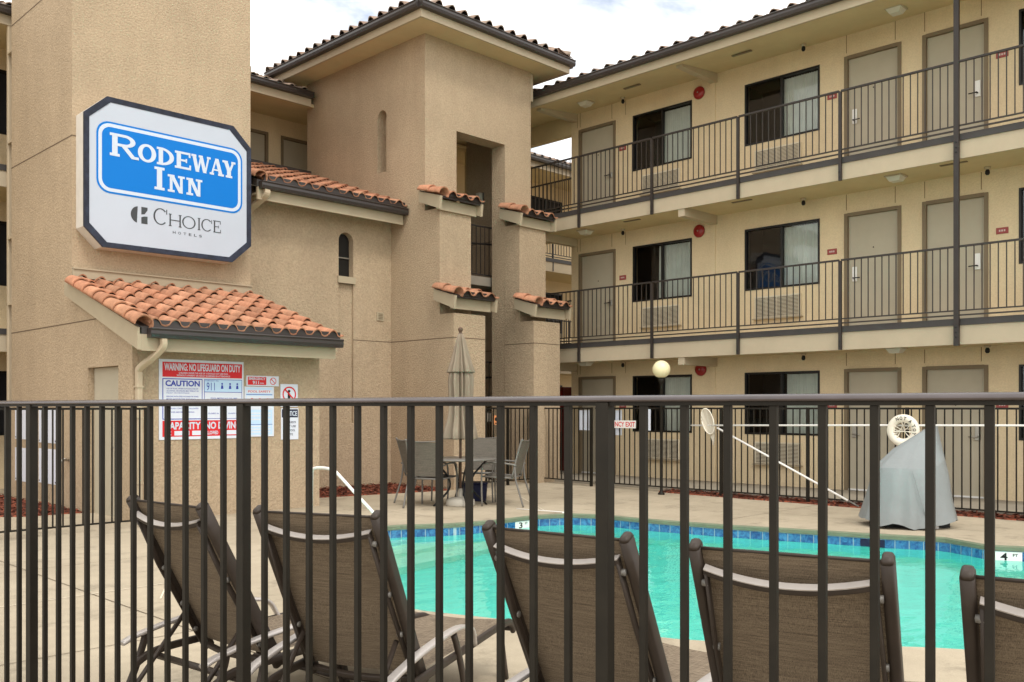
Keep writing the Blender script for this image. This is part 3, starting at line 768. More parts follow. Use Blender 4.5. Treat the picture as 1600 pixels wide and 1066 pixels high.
for k, fz in enumerate(FLOORS):
    for y, wtxt in where: numplate(y, fz + 1.50 if k else fz + 1.5, 'dark red plate on the %s, %s' % (['ground floor', 'middle floor', 'top floor'][k], wtxt))
def ceil_light(x, y, z, label):
    t = thing('ceiling_light', label, 'ceiling light', (x, y, z), 0, 'balcony ceiling lights')
    m_ = MB(); m_.box((-.14, -.14, -.02), (.14, .14, 0)); m_.build('base', M_TRIML, t)
    m_ = MB(); m_.hexa([(-.08, -.08, -.09), (.08, -.08, -.09), (.08, .08, -.09), (-.08, .08, -.09), (-.12, -.12, -.021), (.12, -.12, -.021), (.12, .12, -.021), (-.12, .12, -.021)])
    m_.build('diffuser', mat('frosted_diffuser', (.62, .60, .52), .4) if 'frosted_diffuser' not in MATS else MATS['frosted_diffuser'], t)
for k in range(3):
    for y, wtxt in ((12.75, 'outside the far left door'), (6.15, 'outside the middle pair of doors')):
        x = 15.15; z = CEIL[k] if k < 2 else 7.93 + (x - .02 - EX) / (FX - EX) * .15
        ceil_light(x, y, z - .001, 'frosted ceiling light over the %s, %s' % (['ground floor walkway', 'middle balcony', 'top balcony'][k], wtxt))
def sprinkler(y, k, wtxt):  # small dark sprinkler-type head near the wall top, not a lamp
    x = FX - .22; z = CEIL[k] if k < 2 else 7.93 + (x - EX) / (FX - EX) * .15
    t = thing('fixture', 'small dark soffit spotlight of the %s, %s' % (['ground floor', 'middle floor', 'top floor'][k], wtxt), 'fixture', (x, y, z), 0, 'small soffit fixtures')
    m_ = MB(); m_.lathe([(0, 0), (.05, 0), (.045, -.03), (.03, -.04), (0, -.04)], (0, 0, 0), 14); m_.build('canopy', M_TRIML, t)
    m_ = MB(); m_.lathe([(.02, -.04), (.033, -.06), (.036, -.1), (.02, -.125), (0, -.125)], (0, 0, 0), 14); m_.build('fixture_head', M_BLACK, t)
for k in range(3):
    for y, wtxt in ((12.1, 'above the far window'), (8.0, 'above the middle window'), (4.9, 'right of the large steel post')): sprinkler(y, k, wtxt)

# ================================================================== SIGN TOWER (left)
LX = 5.08
tower = thing('sign_tower', 'tall tan stucco tower carrying the blue motel sign, with a low tile roofed annex', 'tower', (0, 0, 0))
mb = MB(); mb.box((LX, 14.0, -.5), (7.95, 16.65, 14.0))
mb.build('wall', M_TAN, tower)
mb = MB(); wall_holes(mb, 'x', LX, .25, 11.93, 13.999, -.5, 3.3, [(12.37, 13.417, -.5, 2.05), (11.0, 11.9, 3.2, 3.4)])
# sloping top on the side wall is hidden by the rake board
mb.box((LX + .25, 11.93, -.5), (7.93, 12.1, 2.45)); mb.box((7.75, 12.1, -.5), (7.93, 13.99, 3.0))
# cut: the side wall above the rake line must not show, so its top follows the slope
me_ = mb
ao = mb.build('annex_wall', M_TAN, tower)
for v in ao.data.vertices:
    if v.co.z > 2.4: v.co.z = min(v.co.z, 2.40 + (v.co.y - 11.93) * .335)
mb = MB(); mb.box((LX + .09, 12.38, -.3), (LX + .13, 13.41, 2.045)); dd = mb.build('door', M_DOOR, tower)
mb = MB(); mb.tube([(LX + .09, 12.5, .95), (LX + .02, 12.5, .95)], .012); mb.tube([(LX + .02, 12.49, .95), (LX + .015, 12.62, .95)], .011); mb.build('handle', M_STEEL, dd)
# control joints
mb = MB(); jm = mat('joint_umber', (.14, .10, .065), .9)  # dark brown for the stucco control joints
for z in (2.72, 5.45, 7.80, 10.4):
    mb.box((LX - .003, 14.0 if z > 3 else 13.1, z - .008), (LX + .01, 16.65, z + .008))
for z in (5.45, 10.4):
    mb.box((LX - .003, 13.9965, z - .008), (LX + .12, 14.01, z + .008))
build_split(mb, 'control_joint', jm, tower)
# annex roof
ax0, ax1, ay0, ay1 = 4.97, 8.02, 11.52, 13.998
rz0, rz1 = 2.52, 3.34
an = math.atan2(rz1 - rz0, ay1 - ay0); cs, sn = math.cos(an), math.sin(an); Ls = math.hypot(rz1 - rz0, ay1 - ay0)
mb = MB(); mb.hexa([(ax0 + .03, ay0, rz0 - .1), (ax1, ay0, rz0 - .1), (ax1, ay1 - .001, rz1 - .1), (ax0 + .03, ay1 - .001, rz1 - .1), (ax0 + .03, ay0, rz0), (ax1, ay0, rz0), (ax1, ay1 - .001, rz1), (ax0 + .03, ay1 - .001, rz1)])
ar = mb.build('roof', M_BAND, tower)
mb = MB(); tile_field(mb, (ax0 + .12, ay0 - .05, rz0 + .005), (1, 0, 0), (0, cs, sn), (0, -sn, cs), ax1 - ax0 - .1, Ls - .02, period=.277, expo=.36, seed=21, tone=(.8, 1.15))
barrel_row(mb, (ax0 + .05, ay0 - .07, rz0 + .0), (ax0 + .05, ay1 - .16, rz1 - .05), (0, -sn, cs), r=.12, expo=.35, seed=5, arc=(-28, 180), tone=(.9, 1.15))
mb.build('roof_tiles', M_TILE, ar)
mb = MB()     # rake board on the left, eave fascia, soffit
mb.hexa([(ax0, ay0, rz0 - .30), (ax0 + .05, ay0, rz0 - .30), (ax0 + .05, ay1, rz1 - .22), (ax0, ay1, rz1 - .22), (ax0, ay0, rz0 - .02), (ax0 + .05, ay0, rz0 - .02), (ax0 + .05, ay1, rz1 - .02), (ax0, ay1, rz1 - .02)])
mb.build('rake_board', M_TRIM, ar)
mb = MB(); mb.box((ax0 + .051, ay0 + .0, rz0 - .31), (ax1 - .08, ay0 + .045, rz0 - .101)); mb.box((ax0 + .051, ay0 + .046, rz0 - .20), (ax1 - .08, 11.93, rz0 - .17)); mb.build('roof_fascia', M_TRIM, ar)
gutter(ar, (ax0 + .12, ay0 - .06, rz0 - .145), (ax1 - .02, ay0 - .06, rz0 - .145), (0, -1, 0))
mb = MB(); mb.box((ax0 + .16, ay0 - .05, rz0 - .03), (ax1 - .03, ay0 - .02, rz0 + .085)); mb.build('eave_closure', M_GUTTER, ar)
mb = MB(); mb.box((LX + .0, 13.955, rz1 + .04), (7.95, 13.999, rz1 + .17)); mb.box((LX, 13.93, rz1 + .165), (7.95, 13.999, rz1 + .185)); mb.build('flashing', M_TRIM, ar)
# downspouts
def spout(parent, pts, w=.035, d=.045, name='downspout'):
    m_ = MB(); m_.sweep(bez(pts, 5), rrprof(w, d, .012), up=(.0, 1, .02)); return m_.build(name, M_DSTILE, parent)
spout(tower, [(5.27, 11.44, 2.37), (5.27, 11.46, 2.26), (5.20, 11.62, 2.12), (5.14, 11.84, 2.0), (5.14, 11.87, 1.88), (5.14, 11.87, 1.4), (5.14, 11.87, .8), (5.14, 11.87, .05)])
m_ = MB()
for z in (1.75, 1.35, .5): m_.box((5.095, 11.815, z), (5.185, 11.929, z + .02))
build_split(m_, 'strap', M_DSTILE, tower)
sp = spout(tower, [(5.155, 16.95, 8.05), (5.155, 16.95, 6.3), (5.155, 16.95, 5), (5.155, 16.95, .1)], .05, .04)
m_ = MB()
for z in (5.9, 4.3, 3.2, 7.4): m_.box((5.09, 16.655, z), (5.22, 16.90, z + .03))
build_split(m_, 'strap', M_DSTILE, tower)

# ---- the sign ----
SY = 13.70
sign = thing('motel_sign', 'large octagonal white and blue sign reading RODEWAY INN on the tan tower', 'sign', (0, 0, 0))
o8 = [(5.46, 6.035), (7.47, 6.035), (7.787, 5.727), (7.787, 4.133), (7.455, 3.835), (5.40, 3.83), (5.134, 4.098), (5.134, 5.742)]
def inset8(k):
    cx = sum(p[0] for p in o8) / 8; cz = sum(p[1] for p in o8) / 8; wx = 1.3265; wz = 1.10
    return [(cx + (x - cx) * (1 - k / wx), cz + (z - cz) * (1 - k / wz)) for x, z in o8]
mb = MB(); mb.prism([(x, SY + .03, z) for x, z in o8], (0, .269, 0)); mb.build('cabinet', M_SIDE, sign)
mb = MB(); i8 = inset8(.075)
for k in range(8):
    j = (k + 1) % 8; a, b, c, d = o8[k], o8[j], i8[j], i8[k]
    mb.hexa([(a[0], SY + .029, a[1]), (b[0], SY + .029, b[1]), (c[0], SY + .029, c[1]), (d[0], SY + .029, d[1]), (a[0], SY - .01, a[1]), (b[0], SY - .01, b[1]), (c[0], SY - .004, c[1]), (d[0], SY - .004, d[1])])
mb.build('frame', M_SFRAME, sign)
mb = MB(); mb.prism([(x, SY + .004, z) for x, z in i8], (0, .02, 0)); face = mb.build('sign_face', M_OFFW, sign)
def rrect(x0, x1, z0, z1, r, n_=6):
    pts = []
    for cx, cz, s in ((x1 - r, z1 - r, 0), (x0 + r, z1 - r, 90), (x0 + r, z0 + r, 180), (x1 - r, z0 + r, 270)):
        for k in range(n_ + 1): pts.append((cx + r * math.cos(R(s + 90 * k / n_)), cz + r * math.sin(R(s + 90 * k / n_))))
    return pts
bx0, bx1, bz0, bz1 = 5.31, 7.632, 4.625, 5.675
for (ins, y, m) in ((0, .0005, M_BLUE), (.028, -.001, M_LET), (.078, -.0025, M_BLUE)):
    mb = MB(); mb.prism([(x, SY + y, z) for x, z in rrect(bx0 + ins, bx1 - ins, bz0 + ins, bz1 - ins, .19 - ins * .8)], (0, .0012, 0)); mb.build('blue_panel' if m is M_BLUE else 'white_border', m, face)
# slab serif glyphs from simple strokes
class Glyph:
    def __init__(s, mb, x, z, w, h, y, th, tn, sf): s.mb, s.x, s.z, s.w, s.h, s.y, s.th, s.tn, s.sf, s.k = mb, x, z, w, h, y, th, tn, sf, 0
    def poly(s, pts):
        s.k += 1; yy = s.y - .0004 * s.k
        s.mb.face([(s.x + a, yy, s.z + b) for a, b in pts])
    def rect(s, a0, a1, b0, b1): s.poly([(a0, b0), (a1, b0), (a1, b1), (a0, b1)])
    def stem(s, a, top=True, bot=True, t=None, l=1, r=1):
        t = t or s.th; s.rect(a - t / 2, a + t / 2, 0, s.h)
        if top: s.rect(a - t / 2 - s.sf * l, a + t / 2 + s.sf * r, s.h - s.tn, s.h)
        if bot: s.rect(a - t / 2 - s.sf * l, a + t / 2 + s.sf * r, 0, s.tn)
    def arc(s, cx, cz, rx, rz, t, tz, a0, a1, n_=20):
        for k in range(n_):
            u, v = R(a0 + (a1 - a0) * k / n_), R(a0 + (a1 - a0) * (k + 1) / n_)
            if k == 0: s.k += 1
            yy = s.y - .0004 * s.k
            q = [(cx + rx * math.cos(u), cz + rz * math.sin(u)), (cx + rx * math.cos(v), cz + rz * math.sin(v)), (cx + (rx - t) * math.cos(v), cz + (rz - tz) * math.sin(v)), (cx + (rx - t) * math.cos(u), cz + (rz - tz) * math.sin(u))]
            s.mb.face([(s.x + a, yy, s.z + b) for a, b in q])
    def diag(s, a, b, t): s.poly([(a[0] - t / 2, a[1]), (a[0] + t / 2, a[1]), (b[0] + t / 2, b[1]), (b[0] - t / 2, b[1])])
    def serif(s, a, top, half): s.rect(a - half, a + half, s.h - s.tn if top else 0, s.h if top else s.tn)
def glyph(mb, ch, x, z, w, h, y, th, tn, sf):
    g = Glyph(mb, x, z, w, h, y, th, tn, sf); hs = sf + th / 2
    if ch == 'I': g.stem(w / 2)
    elif ch == 'O': g.arc(w / 2, h / 2, w / 2, h / 2 * 1.03, th, tn * 1.1, 0, 360, 32)
    elif ch == 'C':
        g.arc(w * .52, h / 2, w * .52, h / 2 * 1.03, th, tn * 1.1, 42, 318, 28); g.rect(w - tn, w, h * .68, h * .98)
    elif ch == 'D':
        g.stem(hs, r=.2); g.arc(hs, h / 2, w - hs, h / 2, th, tn, -90, 90)
    elif ch == 'R':
        g.stem(hs, r=.9); g.arc(w * .52, h * .73, w * .38, h * .27, th * .95, tn, -90, 90); g.rect(hs, w * .52, h - tn, h); g.rect(hs, w * .52, h * .46, h * .46 + tn)
        g.diag((w * .86, 0), (w * .50, h * .48), th * 1.05); g.rect(w * .80, w * 1.02, 0, tn)
    elif ch == 'E':
        g.stem(hs); g.rect(hs, w - sf * .3, h - tn, h); g.rect(hs, w, 0, tn); g.rect(hs, w * .72, h * .5 - tn * .45, h * .5 + tn * .45)
        g.rect(w - sf * .3 - tn * .8, w - sf * .3, h * .72, h); g.rect(w - tn * .8, w, 0, h * .28); g.rect(w * .66, w * .66 + tn * .7, h * .38, h * .62)
    elif ch == 'N':
        g.stem(hs * .9, t=th * .62, l=1); g.stem(w - hs * .9, t=th * .62, bot=False); g.diag((w - hs * 1.0, 0), (hs * 1.0, h), th * .9)
    elif ch == 'H':
        g.stem(hs); g.stem(w - hs); g.rect(hs, w - hs, h / 2 - tn / 2, h / 2 + tn / 2)
    elif ch == 'A':
        g.diag((w * .82, 0), (w * .50, h), th * .9); g.diag((w * .13, 0), (w * .47, h), th * .42); g.rect(w * .24, w * .66, h * .27, h * .27 + tn * .7); g.rect(-sf * .1, w * .30, 0, tn); g.rect(w * .60, w + sf * .2, 0, tn)
    elif ch == 'Y':
        g.rect(w / 2 - th / 2, w / 2 + th / 2, 0, h * .46); g.serif(w / 2, 0, th * .5 + sf * .8); g.diag((w / 2, h * .40), (th * .62, h), th); g.diag((w / 2 + th * .2, h * .40), (w - th * .4, h), th * .55); g.rect(-sf * .3, th * 1.25, h - tn, h); g.rect(w - th * .95, w + sf * .25, h - tn, h)
    elif ch == 'W':
        for (a, b, t) in ((w * .11, w * .31, th * .85), (w * .51, w * .33, th * .42), (w * .49, w * .71, th * .85), (w * .92, w * .73, th * .42)): g.diag((b, 0), (a, h), t)
        g.rect(-sf * .3, w * .24, h - tn, h); g.rect(w * .37, w * .60, h - tn, h); g.rect(w * .82, w + sf * .3, h - tn, h)
def upx(zx):                 # panel tracing constant: crop column of the photo -> X on the sign face (computed once)
    return zx
# letters: (char, x0, x1)
def line(chars, z, hbig, hsm, th, tn, sf, name, m, y):
    mb = MB()
    for i, (ch, x0, x1) in enumerate(chars):
        h = hbig if i == 0 else hsm; k = 1.0 if i == 0 else .86
        glyph(mb, ch, x0, z, x1 - x0, h, y, th * k, tn * k, sf * k)
    return mb.build(name, m, face)
line([('R', 5.50, 5.92), ('O', 5.915, 6.195), ('D', 6.205, 6.475), ('E', 6.49, 6.75), ('W', 6.765, 7.07), ('A', 7.065, 7.30), ('Y', 7.29, 7.50)], 5.185, .335, .265, .080, .040, .034, 'lettering', M_LET, SY - .0035)
line([('I', 6.14, 6.355), ('N', 6.37, 6.655), ('N', 6.67, 6.945)], 4.80, .345, .265, .082, .040, .038, 'lettering', M_LET, SY - .0035)
line([('C', 6.155, 6.37), ('H', 6.395, 6.60), ('O', 6.61, 6.83), ('I', 6.845, 6.93), ('C', 6.925, 7.105), ('E', 7.125, 7.255)], 4.275, .245, .19, .026, .014, .014, 'choice_lettering', M_GREYL, SY + .002)
mb = MB()
for k, ch in enumerate('HOTELS'):
    put_text(mb, 'y', SY, 6.46 + k * .086, 6.505 + k * .086, 4.165, 4.205, ch, .002, .01)
mb.build('choice_lettering', M_GREYL, face)
mb = MB()       # choice emblem: left half disc and two right blocks
cx, cz, r_ = 5.94, 4.375, .125
mb.face([(cx - .01 + r_ * .95 * math.cos(R(a)), SY + .002, cz + r_ * math.sin(R(a))) for a in range(97, 264, 8)])
mb.face([(cx + .03, SY + .002, cz + .01), (cx + .03, SY + .002, cz + .125), (cx + .125, SY + .002, cz + .125), (cx + .125, SY + .002, cz + .085), (cx + .08, SY + .002, cz + .02)])
mb.face([(cx + .03, SY + .002, cz - .125), (cx + .03, SY + .002, cz - .03), (cx + .07, SY + .002, cz - .015), (cx + .125, SY + .002, cz - .01), (cx + .125, SY + .002, cz - .125)])
mb.build('emblem', M_GREYL, face)

# ---- pool rule boards on the annex wall ----
AY = 11.93
def board(name, x0, x1, z0, z1, label, m=M_PAPER, cat='sign'):
    t = thing(name, label, cat, (0, 0, 0)); b_ = MB(); b_.box((x0, AY - .012, z0), (x1, AY - .002, z1)); return b_.build('panel', m, t)
def patch(par, x0, x1, z0, z1, m, lift=.0135, name='printed_block'):
    m_ = MB(); m_.face([(x0, AY - lift, z0), (x1, AY - lift, z0), (x1, AY - lift, z1), (x0, AY - lift, z1)]); return m_.build(name, m, par)
def words(par, items, m, lift=.015):
    m_ = MB()
    for (body, x0, x1, z0, z1, bd) in items: put_text(m_, 'y', AY, x0, x1, z0, z1, body, -lift, bd)
    return m_.build('lettering', m, par)
b1 = board('pool_rules_board', 5.43, 6.66, 1.06, 2.135, 'large red, white and blue WARNING NO LIFEGUARD ON DUTY board on the annex')
patch(b1, 5.475, 6.635, 1.90, 2.10, M_SRED); patch(b1, 5.475, 6.04, 1.10, 1.315, M_SRED); patch(b1, 6.055, 6.635, 1.10, 1.315, M_SRED)
patch(b1, 5.475, 6.04, 1.33, 1.88, M_SBLUE, .0130); patch(b1, 5.487, 6.03, 1.342, 1.868, MATS['paper_white'], .0136)
patch(b1, 6.065, 6.635, 1.335, 1.88, M_SBLUE, .0130); patch(b1, 6.072, 6.628, 1.342, 1.70, MATS['paper_white'], .0136); patch(b1, 6.072, 6.628, 1.708, 1.873, M_SLB, .0136)
words(b1, [('WARNING: NO LIFEGUARD ON DUTY', 5.50, 6.61, 1.985, 2.085, .03), ('CHILDREN UNDER THE AGE OF 14 SHOULD NOT USE POOL', 5.70, 6.42, 1.945, 1.968, .02), ('WITHOUT A PARENT OR ADULT GUARDIAN IN ATTENDANCE', 5.67, 6.45, 1.912, 1.935, .02),
           ('CAPACITY', 5.50, 6.015, 1.195, 1.295, .035), ('NO DIVING', 6.08, 6.61, 1.195, 1.295, .035)], MATS['letter_white'])
words(b1, [('CAUTION', 5.515, 6.0, 1.775, 1.855, .035), ('USE OF POOL WHEN INTOXICATED BY', 5.53, 5.98, 1.735, 1.752, .01), ('ALCOHOL OR DRUGS MAY RESULT IN', 5.53, 5.98, 1.705, 1.722, .01), ('INJURY OR DROWNING', 5.53, 5.85, 1.675, 1.692, .01),
           ('PERSONS WITH OPEN WOUNDS OR SORES', 5.53, 5.98, 1.63, 1.647, .01), ('MUST NOT ENTER THE POOL', 5.53, 5.95, 1.595, 1.612, .01), ('NO RUNNING OR ROUGH PLAY', 5.53, 5.95, 1.55, 1.567, .01), ('NO GLASS CONTAINERS ALLOWED', 5.53, 5.98, 1.47, 1.487, .01), ('SHOWER BEFORE ENTERING', 5.53, 5.92, 1.42, 1.437, .01),
           ('IN EMERGENCY DIAL', 6.08, 6.28, 1.852, 1.866, .01), ('911', 6.10, 6.22, 1.725, 1.835, .0), ('POOL METRO 415 235 1887', 6.16, 6.56, 1.61, 1.628, .01), ('CLOSED IN', 6.12, 6.28, 1.40, 1.418, .01), ('GUARDS ON', 6.42, 6.58, 1.40, 1.418, .01)], M_SBLUE)
m_ = MB()
for a in (6.33, 6.45, 6.56):
    m_.face([(a - .02, AY - .0145, 1.75), (a + .02, AY - .0145, 1.75), (a + .012, AY - .0145, 1.80), (a - .012, AY - .0145, 1.80)])
    m_.face([(a + .014 * math.cos(R(k)), AY - .0145, 1.82 + .014 * math.sin(R(k))) for k in range(0, 360, 45)])
m_.build('pictogram', M_SBLUE, b1)
patch(b1, 5.64, 5.85, 1.115, 1.175, MATS['paper_white'], .0145); patch(b1, 5.89, 6.02, 1.115, 1.175, MATS['paper_white'], .0145); patch(b1, 6.31, 6.61, 1.115, 1.175, MATS['paper_white'], .0145)
words(b1, [('MAX', 5.50, 5.60, 1.12, 1.17, .03), ('ALLOWED', 6.08, 6.27, 1.12, 1.17, .03)], MATS['letter_white'])
b2_ = board('emergency_sign', 6.705, 7.225, 1.80, 1.945, 'small sign with red EMERGENCY 911 block and no smoking circle, right of the big board')
patch(b2_, 6.725, 7.02, 1.815, 1.93, M_SRED)
words(b2_, [('EMERGENCY', 6.74, 7.005, 1.885, 1.922, .03), ('911', 6.80, 6.90, 1.825, 1.873, .03), ('DIAL', 6.92, 6.985, 1.83, 1.85, .02)], MATS['letter_white'])
def nocircle(par, cx, cz, r, m=M_SRED, lift=.0145):
    m_ = MB(); n_ = 28
    for k in range(n_):
        u, v = 2 * PI * k / n_, 2 * PI * (k + 1) / n_
        m_.face([(cx + q * math.cos(t), AY - lift, cz + q * math.sin(t)) for q, t in ((r, u), (r, v), (r * .82, v), (r * .82, u))])
    d = r * .62; t = r * .07
    m_.face([(cx - d - t, AY - lift - .0006, cz + d - t), (cx - d + t, AY - lift - .0006, cz + d + t), (cx + d + t, AY - lift - .0006, cz - d + t), (cx + d - t, AY - lift - .0006, cz - d - t)])
    return m_.build('prohibition_circle', m, par)
nocircle(b2_, 7.13, 1.872, .052)
b3 = board('rules_notice', 6.675, 7.145, 1.075, 1.79, 'pale blue notice with red pictograms, between the big board and the narrow signs', MATS['paper_white'])
patch(b3, 6.70, 7.12, 1.10, 1.775, M_SLB, .0130); patch(b3, 6.706, 7.114, 1.46, 1.66, MATS['paper_white'], .0137); patch(b3, 6.706, 7.114, 1.695, 1.745, MATS['paper_white'], .0137)
patch(b3, 6.70, 7.12, 1.672, 1.680, M_SBLUE, .0142); patch(b3, 6.70, 7.12, 1.245, 1.252, M_SBLUE, .0142)
words(b3, [('POOL SAFETY', 6.73, 7.09, 1.705, 1.735, .01)], M_SRED)
for a in (6.79, 6.915, 7.04):
    m_ = MB(); m_.face([(a + .048 * math.cos(R(k)), AY - .0145, 1.575 + .05 * math.sin(R(k))) for k in range(0, 360, 20)]); m_.face([(a + .036 * math.cos(R(k)), AY - .0142, 1.575 + .038 * math.sin(R(k))) for k in range(0, 360, 20)])
    m_.build('pictogram', M_SRED, b3)
    m_ = MB(); m_.face([(a + .034 * math.cos(R(k)), AY - .0152, 1.57 + .03 * math.sin(R(k))) for k in range(0, 360, 24)]); m_.build('pictogram', MATS['paper_white'], b3)
m_ = MB()
for z in (1.40, 1.36, 1.31, 1.21, 1.17, 1.13): m_.box((6.73, AY - .0145, z), (7.09, AY - .014, z + .02))
m_.build('printed_block', MATS['paper_white'], b3)
b4 = board('no_diving_sign', 7.255, 7.545, 1.50, 1.835, 'white sign with a red prohibition circle over a swimmer, above the NOTICE sign')
nocircle(b4, 7.40, 1.685, .115)
m_ = MB(); m_.face([(7.37, AY - .0142, 1.59), (7.42, AY - .0142, 1.59), (7.415, AY - .0142, 1.70), (7.375, AY - .0142, 1.70)]); m_.face([(7.395 + .022 * math.cos(R(k)), AY - .0142, 1.73 + .022 * math.sin(R(k))) for k in range(0, 360, 30)]); m_.build('pictogram', M_BLACK, b4)
b5 = board('notice_sign', 7.265, 7.555, 1.02, 1.48, 'narrow white sign headed NOTICE in white on navy, below the red prohibition circle')
patch(b5, 7.275, 7.545, 1.345, 1.465, M_NAVY); words(b5, [('NOTICE', 7.295, 7.53, 1.365, 1.44, .03)], MATS['letter_white'])
words(b5, [('ALL GUESTS', 7.31, 7.51, 1.26, 1.29, .01), ('MUST USE', 7.31, 7.51, 1.20, 1.23, .01), ('THE POOL', 7.32, 7.50, 1.14, 1.17, .01), ('GATE', 7.34, 7.46, 1.08, 1.11, .01)], M_NAVY)
# white notices on the side wall of the tower
for k, (y0, y1, z0, z1, lb) in enumerate(((14.62, 15.35, .95, 1.47, 'upper right'), (15.45, 16.45, .98, 1.48, 'upper left'), (14.62, 15.35, .33, .86, 'lower right'), (15.45, 16.45, .30, .84, 'lower left'))):
    t = thing('posted_notice', 'plain white notice on the side of the tan tower, %s of four' % lb, 'notice', (LX, (y0 + y1) / 2, z0), 0, 'white notices on the tower side')
    m_ = MB(); m_.box((-.008, -(y1 - y0) / 2, 0), (-.002, (y1 - y0) / 2, z1 - z0)); m_.build('sheet', M_PAPER, t)
    m_ = MB()
    for s_ in (-1, 1): m_.box((-.010, s_ * (y1 - y0) / 2 * .93 - .012, .02), (-.0082, s_ * (y1 - y0) / 2 * .93 + .012, .044))
    build_split(m_, 'fixing', M_BLACK, t)
m_ = MB(); m_.tube([(LX, 14.12, .72), (LX - .1, 14.12, .72), (LX - .12, 14.12, .66)], .015); m_.lathe([(0, .0), (.035, .0), (.035, .012), (0, .012)], (LX - .06, 14.12, .74), 10)
tag(m_.build('hose_tap', M_STEEL), 'small brass hose tap on the side of the tan tower', 'tap')

# ================================================================== MIDDLE WALL + LEFT WING + STAIR TOWER
TX0, TX1, TY0, TY1 = 11.15, 14.02, 13.29, 17.24
left = thing('motel_building', 'tan stucco motel wing behind the sign tower, with lancet window and red tile lean-to roof', 'building')
MY = 14.31
ntk = 12
mb = MB(); wall_holes(mb, 'y', MY, .22, 7.951, TX0 - .001, -.5, 5.3, [(9.93, 10.26, 3.93, 4.75), (9.93, 10.26, 1.2, 3.80)]); mb.build('wall', M_TAN, left)
# arch infill at the head of the lancet, sill, shallow recessed strip
mb = MB()
def arch_spandrel(mb, fr, c, u0, u1, zs, zt, o0, o1, n_=10):
    um, r = (u0 + u1) / 2, (u1 - u0) / 2; hh = zt - zs
    for sgn in (-1, 1):
        for k in range(n_):
            a, b = PI / 2 * k / n_, PI / 2 * (k + 1) / n_
            ua, ub = um + sgn * r * math.cos(a), um + sgn * r * math.cos(b); za, zb = zs + hh * math.sin(a), zs + hh * math.sin(b)
            q = [(ua, za), (ua, zt), (ub, zt), (ub, zb)]
            mb.prism([P(fr, c, u, z, o0) for u, z in q], (Vector(P(fr, c, 0, 0, o1)) - Vector(P(fr, c, 0, 0, o0))))
arch_spandrel(mb, 'y', MY, 9.93, 10.26, 4.59, 4.751, .001, .219)
mb.build('arch_head', M_TAN, left)
mb = MB(); mb.box((9.90, MY - .04, 3.80), (10.29, MY + .2, 3.925)); mb.build('window_sill', M_TRIM, left)
mb = MB(); mb.box((9.93, MY + .05, 1.2), (10.26, MY + .1, 3.80)); mb.build('recess_panel', M_TAN, left)
mb = MB(); mb.box((9.931, MY + .14, 3.926), (10.259, MY + .16, 4.74)); wn = mb.build('window', M_WFRAME, left)
mb = MB(); mb.box((9.95, MY + .10, 4.28), (10.24, MY + .13, 4.30)); mb.build('window_bar', M_STEEL, wn)
mb = MB(); mb.box((7.951, MY - .003, 2.752), (9.93, MY + .01, 2.766)); mb.box((10.26, MY - .003, 2.752), (TX0 - .001, MY + .01, 2.766)); build_split(mb, 'control_joint', jm, left)
mb = MB(); mb.box((8.0, MY - .003, 2.752), (8.01, MY, 2.76))
# wall vent plate
m_ = MB(); m_.box((10.80, MY - .02, 3.16), (10.96, MY - .001, 3.32)); vt = m_.build('wall_vent', M_TRIM, left)
m_ = MB()
for z in (3.19, 3.22, 3.25, 3.28): m_.box((10.83, MY - .026, z), (10.93, MY - .0205, z + .014))
m_.build('louvre', M_DFRAME, vt)
# lean-to roof
y0, y1, z0, z1 = 13.86, 17.1, 5.30, 6.42
an = math.atan2(z1 - z0, y1 - y0); cs, sn = math.cos(an), math.sin(an); Ls = math.hypot(z1 - z0, y1 - y0)
mb = MB(); mb.hexa([(7.99, y0, z0 - .12), (TX0 - .002, y0, z0 - .12), (TX0 - .002, y1, z1 - .12), (7.99, y1, z1 - .12), (7.99, y0, z0), (TX0 - .002, y0, z0), (TX0 - .002, y1, z1), (7.99, y1, z1)])
lr = mb.build('roof', M_BAND, left)
mb = MB(); tile_field(mb, (8.02, y0 - .05, z0 + .005), (1, 0, 0), (0, cs, sn), (0, -sn, cs), TX0 - 8.03, Ls, period=.284, expo=.36, seed=31, tone=(.7, 1.1))
barrel_row(mb, (8.02, y0 - .07, z0 + .01), (8.02, y1, z1 + .01), (0, -sn, cs), r=.12, seed=6, arc=(-20, 180)); mb.build('roof_tiles', M_TILE, lr)
mb = MB(); mb.box((8.0, y0, z0 - .33), (TX0 - .06, y0 + .045, z0 - .121)); mb.box((8.0, y0 + .046, z0 - .24), (TX0 - .06, MY - .001, z0 - .21)); mb.build('roof_fascia', M_TRIM, lr)
gutter(lr, (8.02, y0 - .06, z0 - .155), (TX0 - .03, y0 - .06, z0 - .155), (0, -1, 0))
mb = MB(); mb.box((8.1, y0 - .05, z0 - .03), (TX0 - .05, y0 - .02, z0 + .085)); mb.build('eave_closure', M_GUTTER, lr)
spout(left, [(8.14, y0 - .06, 5.14), (8.13, y0 - .03, 5.04), (8.06, MY - .12, 4.86), (8.03, MY - .06, 4.72), (8.03, MY - .05, 4.5), (8.03, MY - .05, 3.6), (8.03, MY - .06, 3.42), (7.93, MY - .25, 3.34)], .05, .04)
